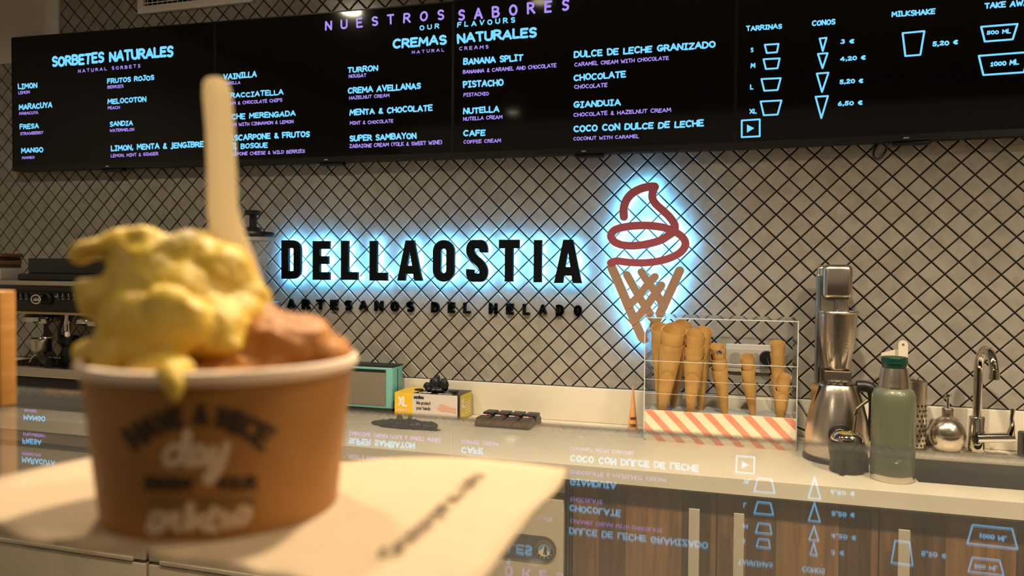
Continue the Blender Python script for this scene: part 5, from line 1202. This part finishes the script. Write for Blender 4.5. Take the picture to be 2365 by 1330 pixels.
px_strokes([[(385, 1190), (360, 1185), (350, 1205), (362, 1215), (385, 1195), (380, 1215), (355, 1228), (345, 1215)], [(398, 1205), (415, 1195), (405, 1185), (395, 1205), (415, 1222)], [(428, 1215), (445, 1170), (435, 1172), (438, 1222)],
            [(470, 1195), (452, 1192), (448, 1212), (470, 1208), (474, 1220)], [(495, 1172), (485, 1218), (500, 1220)], [(478, 1188), (512, 1182)], [(535, 1195), (518, 1190), (515, 1210), (530, 1212), (540, 1195)], [(552, 1180), (545, 1205), (562, 1205), (575, 1180), (560, 1172)]], 15, M_inkw)
b = MB()
for j in range(24):
    xa, xb = 345 + j * 10.2, 345 + (j + 1) * 10.2; b.add([on_tub(xa, 1168), on_tub(xb, 1168), on_tub(xb, 1148), on_tub(xa, 1148)], [(0, 1, 2, 3)])
b.build('banner', mat('tub_olive', (.22, .115, .025), .6), wallc)

# scoops
def CP(px, py, dd=0.0):      # point at the tub's depth, dd metres nearer
    d = ray(px, py); p = CAM + d * (DC - dd); return p - cup_c
def ball(px, py, dd, rx, ry=None, rz=None):
    ry = ry or rx; rz = rz or rx; return (CP(px, py, dd), (rx * k3, ry * k3, rz * k3))
M_pist = mat('pistachio_gelato', (.68, .45, .058), .5, bump=(160, .6), noise=(60, (.74, .52, .085)))
M_choc = mat('chocolate_gelato', (.44, .165, .030), .55, bump=(160, .6), noise=(50, (.53, .23, .055)))
for M_, c_ in ((M_pist, (.6, .4, .08)), (M_choc, (.4, .16, .06))):
    bb_ = M_.node_tree.nodes['Principled BSDF']; bb_.inputs['Subsurface Weight'].default_value = .15; bb_.inputs['Subsurface Scale'].default_value = .004
g = thing('pistachio_scoop', cup_c + Vector((0, 0, HT - .012)), 'yellow-green pistachio gelato scoop heaped over the left rim of the tub', 'ice cream')
off = Vector((0, 0, HT - .012))
PB = [ball(395, 700, .0, 155, 140, 125), ball(345, 615, 0, 95, 90, 72), ball(290, 565, 0, 58, 70, 42), ball(222, 575, .004, 66, 44, 24), ball(185, 590, .004, 34, 24, 20), ball(440, 600, -.004, 100, 90, 72), ball(500, 640, -.004, 95, 90, 90), ball(565, 690, -.006, 66, 70, 56),
      ball(235, 690, .006, 62, 44, 60), ball(200, 665, .004, 40, 28, 26), ball(330, 800, .012, 130, 100, 72), ball(235, 820, .006, 70, 56, 44), ball(190, 815, .006, 34, 30, 26), ball(262, 855, .02, 60, 40, 40), ball(370, 850, .036, 90, 46, 30), ball(398, 866, .051, 38, 30, 36), ball(401, 890, .055, 28, 24, 36), ball(403, 912, .056, 20, 18, 24),
      ball(470, 760, .012, 110, 90, 76), ball(540, 730, .0, 80, 80, 66), ball(470, 560, -.01, 50, 46, 30), ball(535, 592, -.01, 46, 40, 34), ball(598, 690, -.008, 30, 34, 18), ball(330, 545, .0, 50, 50, 26), ball(310, 740, .02, 90, 60, 70), ball(400, 745, .026, 90, 50, 80), ball(510, 800, .02, 56, 40, 26)]
blob('scoop', [(c - off, r) for c, r in PB], M_pist, g, .0011, disp=.0036, dscale=.020, smooth=34, disp2=.0015)
g = thing('chocolate_scoop', cup_c + Vector((0, 0, HT - .012)), 'brown chocolate gelato scoop filling the right half of the tub', 'ice cream')
CB = [ball(640, 790, .0, 140, 120, 70), ball(600, 740, -.005, 60, 70, 46), ball(680, 770, -.004, 80, 90, 50), ball(740, 805, -.002, 66, 90, 40), ball(775, 820, 0, 34, 60, 20), ball(560, 830, .01, 120, 90, 40), ball(500, 845, 0, 240, 240, 30), ball(620, 720, -.01, 30, 40, 20), ball(660, 735, .002, 30, 30, 18), ball(720, 770, .01, 26, 26, 16)]
blob('scoop', [(c - off, r) for c, r in CB], M_choc, g, .0011, disp=.0046, dscale=.014, smooth=14, disp2=.0018)

# spoon
g = thing('plastic_spoon', cup_c + CP(560, 760, -.012), 'cream plastic spoon stuck upright in the pistachio scoop', 'spoon')
def SP(px, py, dd): return cup_c + CP(px, py, dd) - g.location
secs = [(177, 498, 8, -.010), (181, 500, 22, -.010), (190, 502, 31, -.010), (215, 505, 36, -.010), (300, 512, 36, -.011), (400, 516, 37, -.012), (480, 518, 38, -.013), (540, 530, 44, -.013), (600, 550, 48, -.014), (660, 572, 46, -.015), (720, 582, 40, -.015), (780, 590, 20, -.015)]
vs = []; fs = []
for y, cx_, hw_, dd in secs:
    for (u_, dpt) in ((-1, 0), (-.92, .0016), (-.55, .0008), (.55, .0008), (.92, .0016), (1, 0), (.6, -.001), (-.6, -.001)):
        vs.append(tuple(SP(cx_ - 4 + u_ * hw_ * .93, y, dd + dpt)))
for i in range(len(secs) - 1):
    for j in range(8): fs.append((i * 8 + j, i * 8 + (j + 1) % 8, (i + 1) * 8 + (j + 1) % 8, (i + 1) * 8 + j))
fs += [tuple(range(8)), tuple(range((len(secs) - 1) * 8, len(secs) * 8))[::-1]]
b = MB(); b.add(vs, fs, True); M_sp = mat('spoon_plastic', (.90, .80, .60), .3); nt = M_sp.node_tree; tr = nt.nodes.new('ShaderNodeBsdfTranslucent'); tr.inputs[0].default_value = (.95, .84, .62, 1)
mx = nt.nodes.new('ShaderNodeMixShader'); mx.inputs[0].default_value = .55; nt.links.new(nt.nodes['Principled BSDF'].outputs[0], mx.inputs[1]); nt.links.new(tr.outputs[0], mx.inputs[2]); nt.links.new(mx.outputs[0], nt.nodes['Material Output'].inputs[0])
sp = b.build('spoon_handle', M_sp, g, fix=True)
print('SCENE OBJECTS', len(bpy.data.objects))
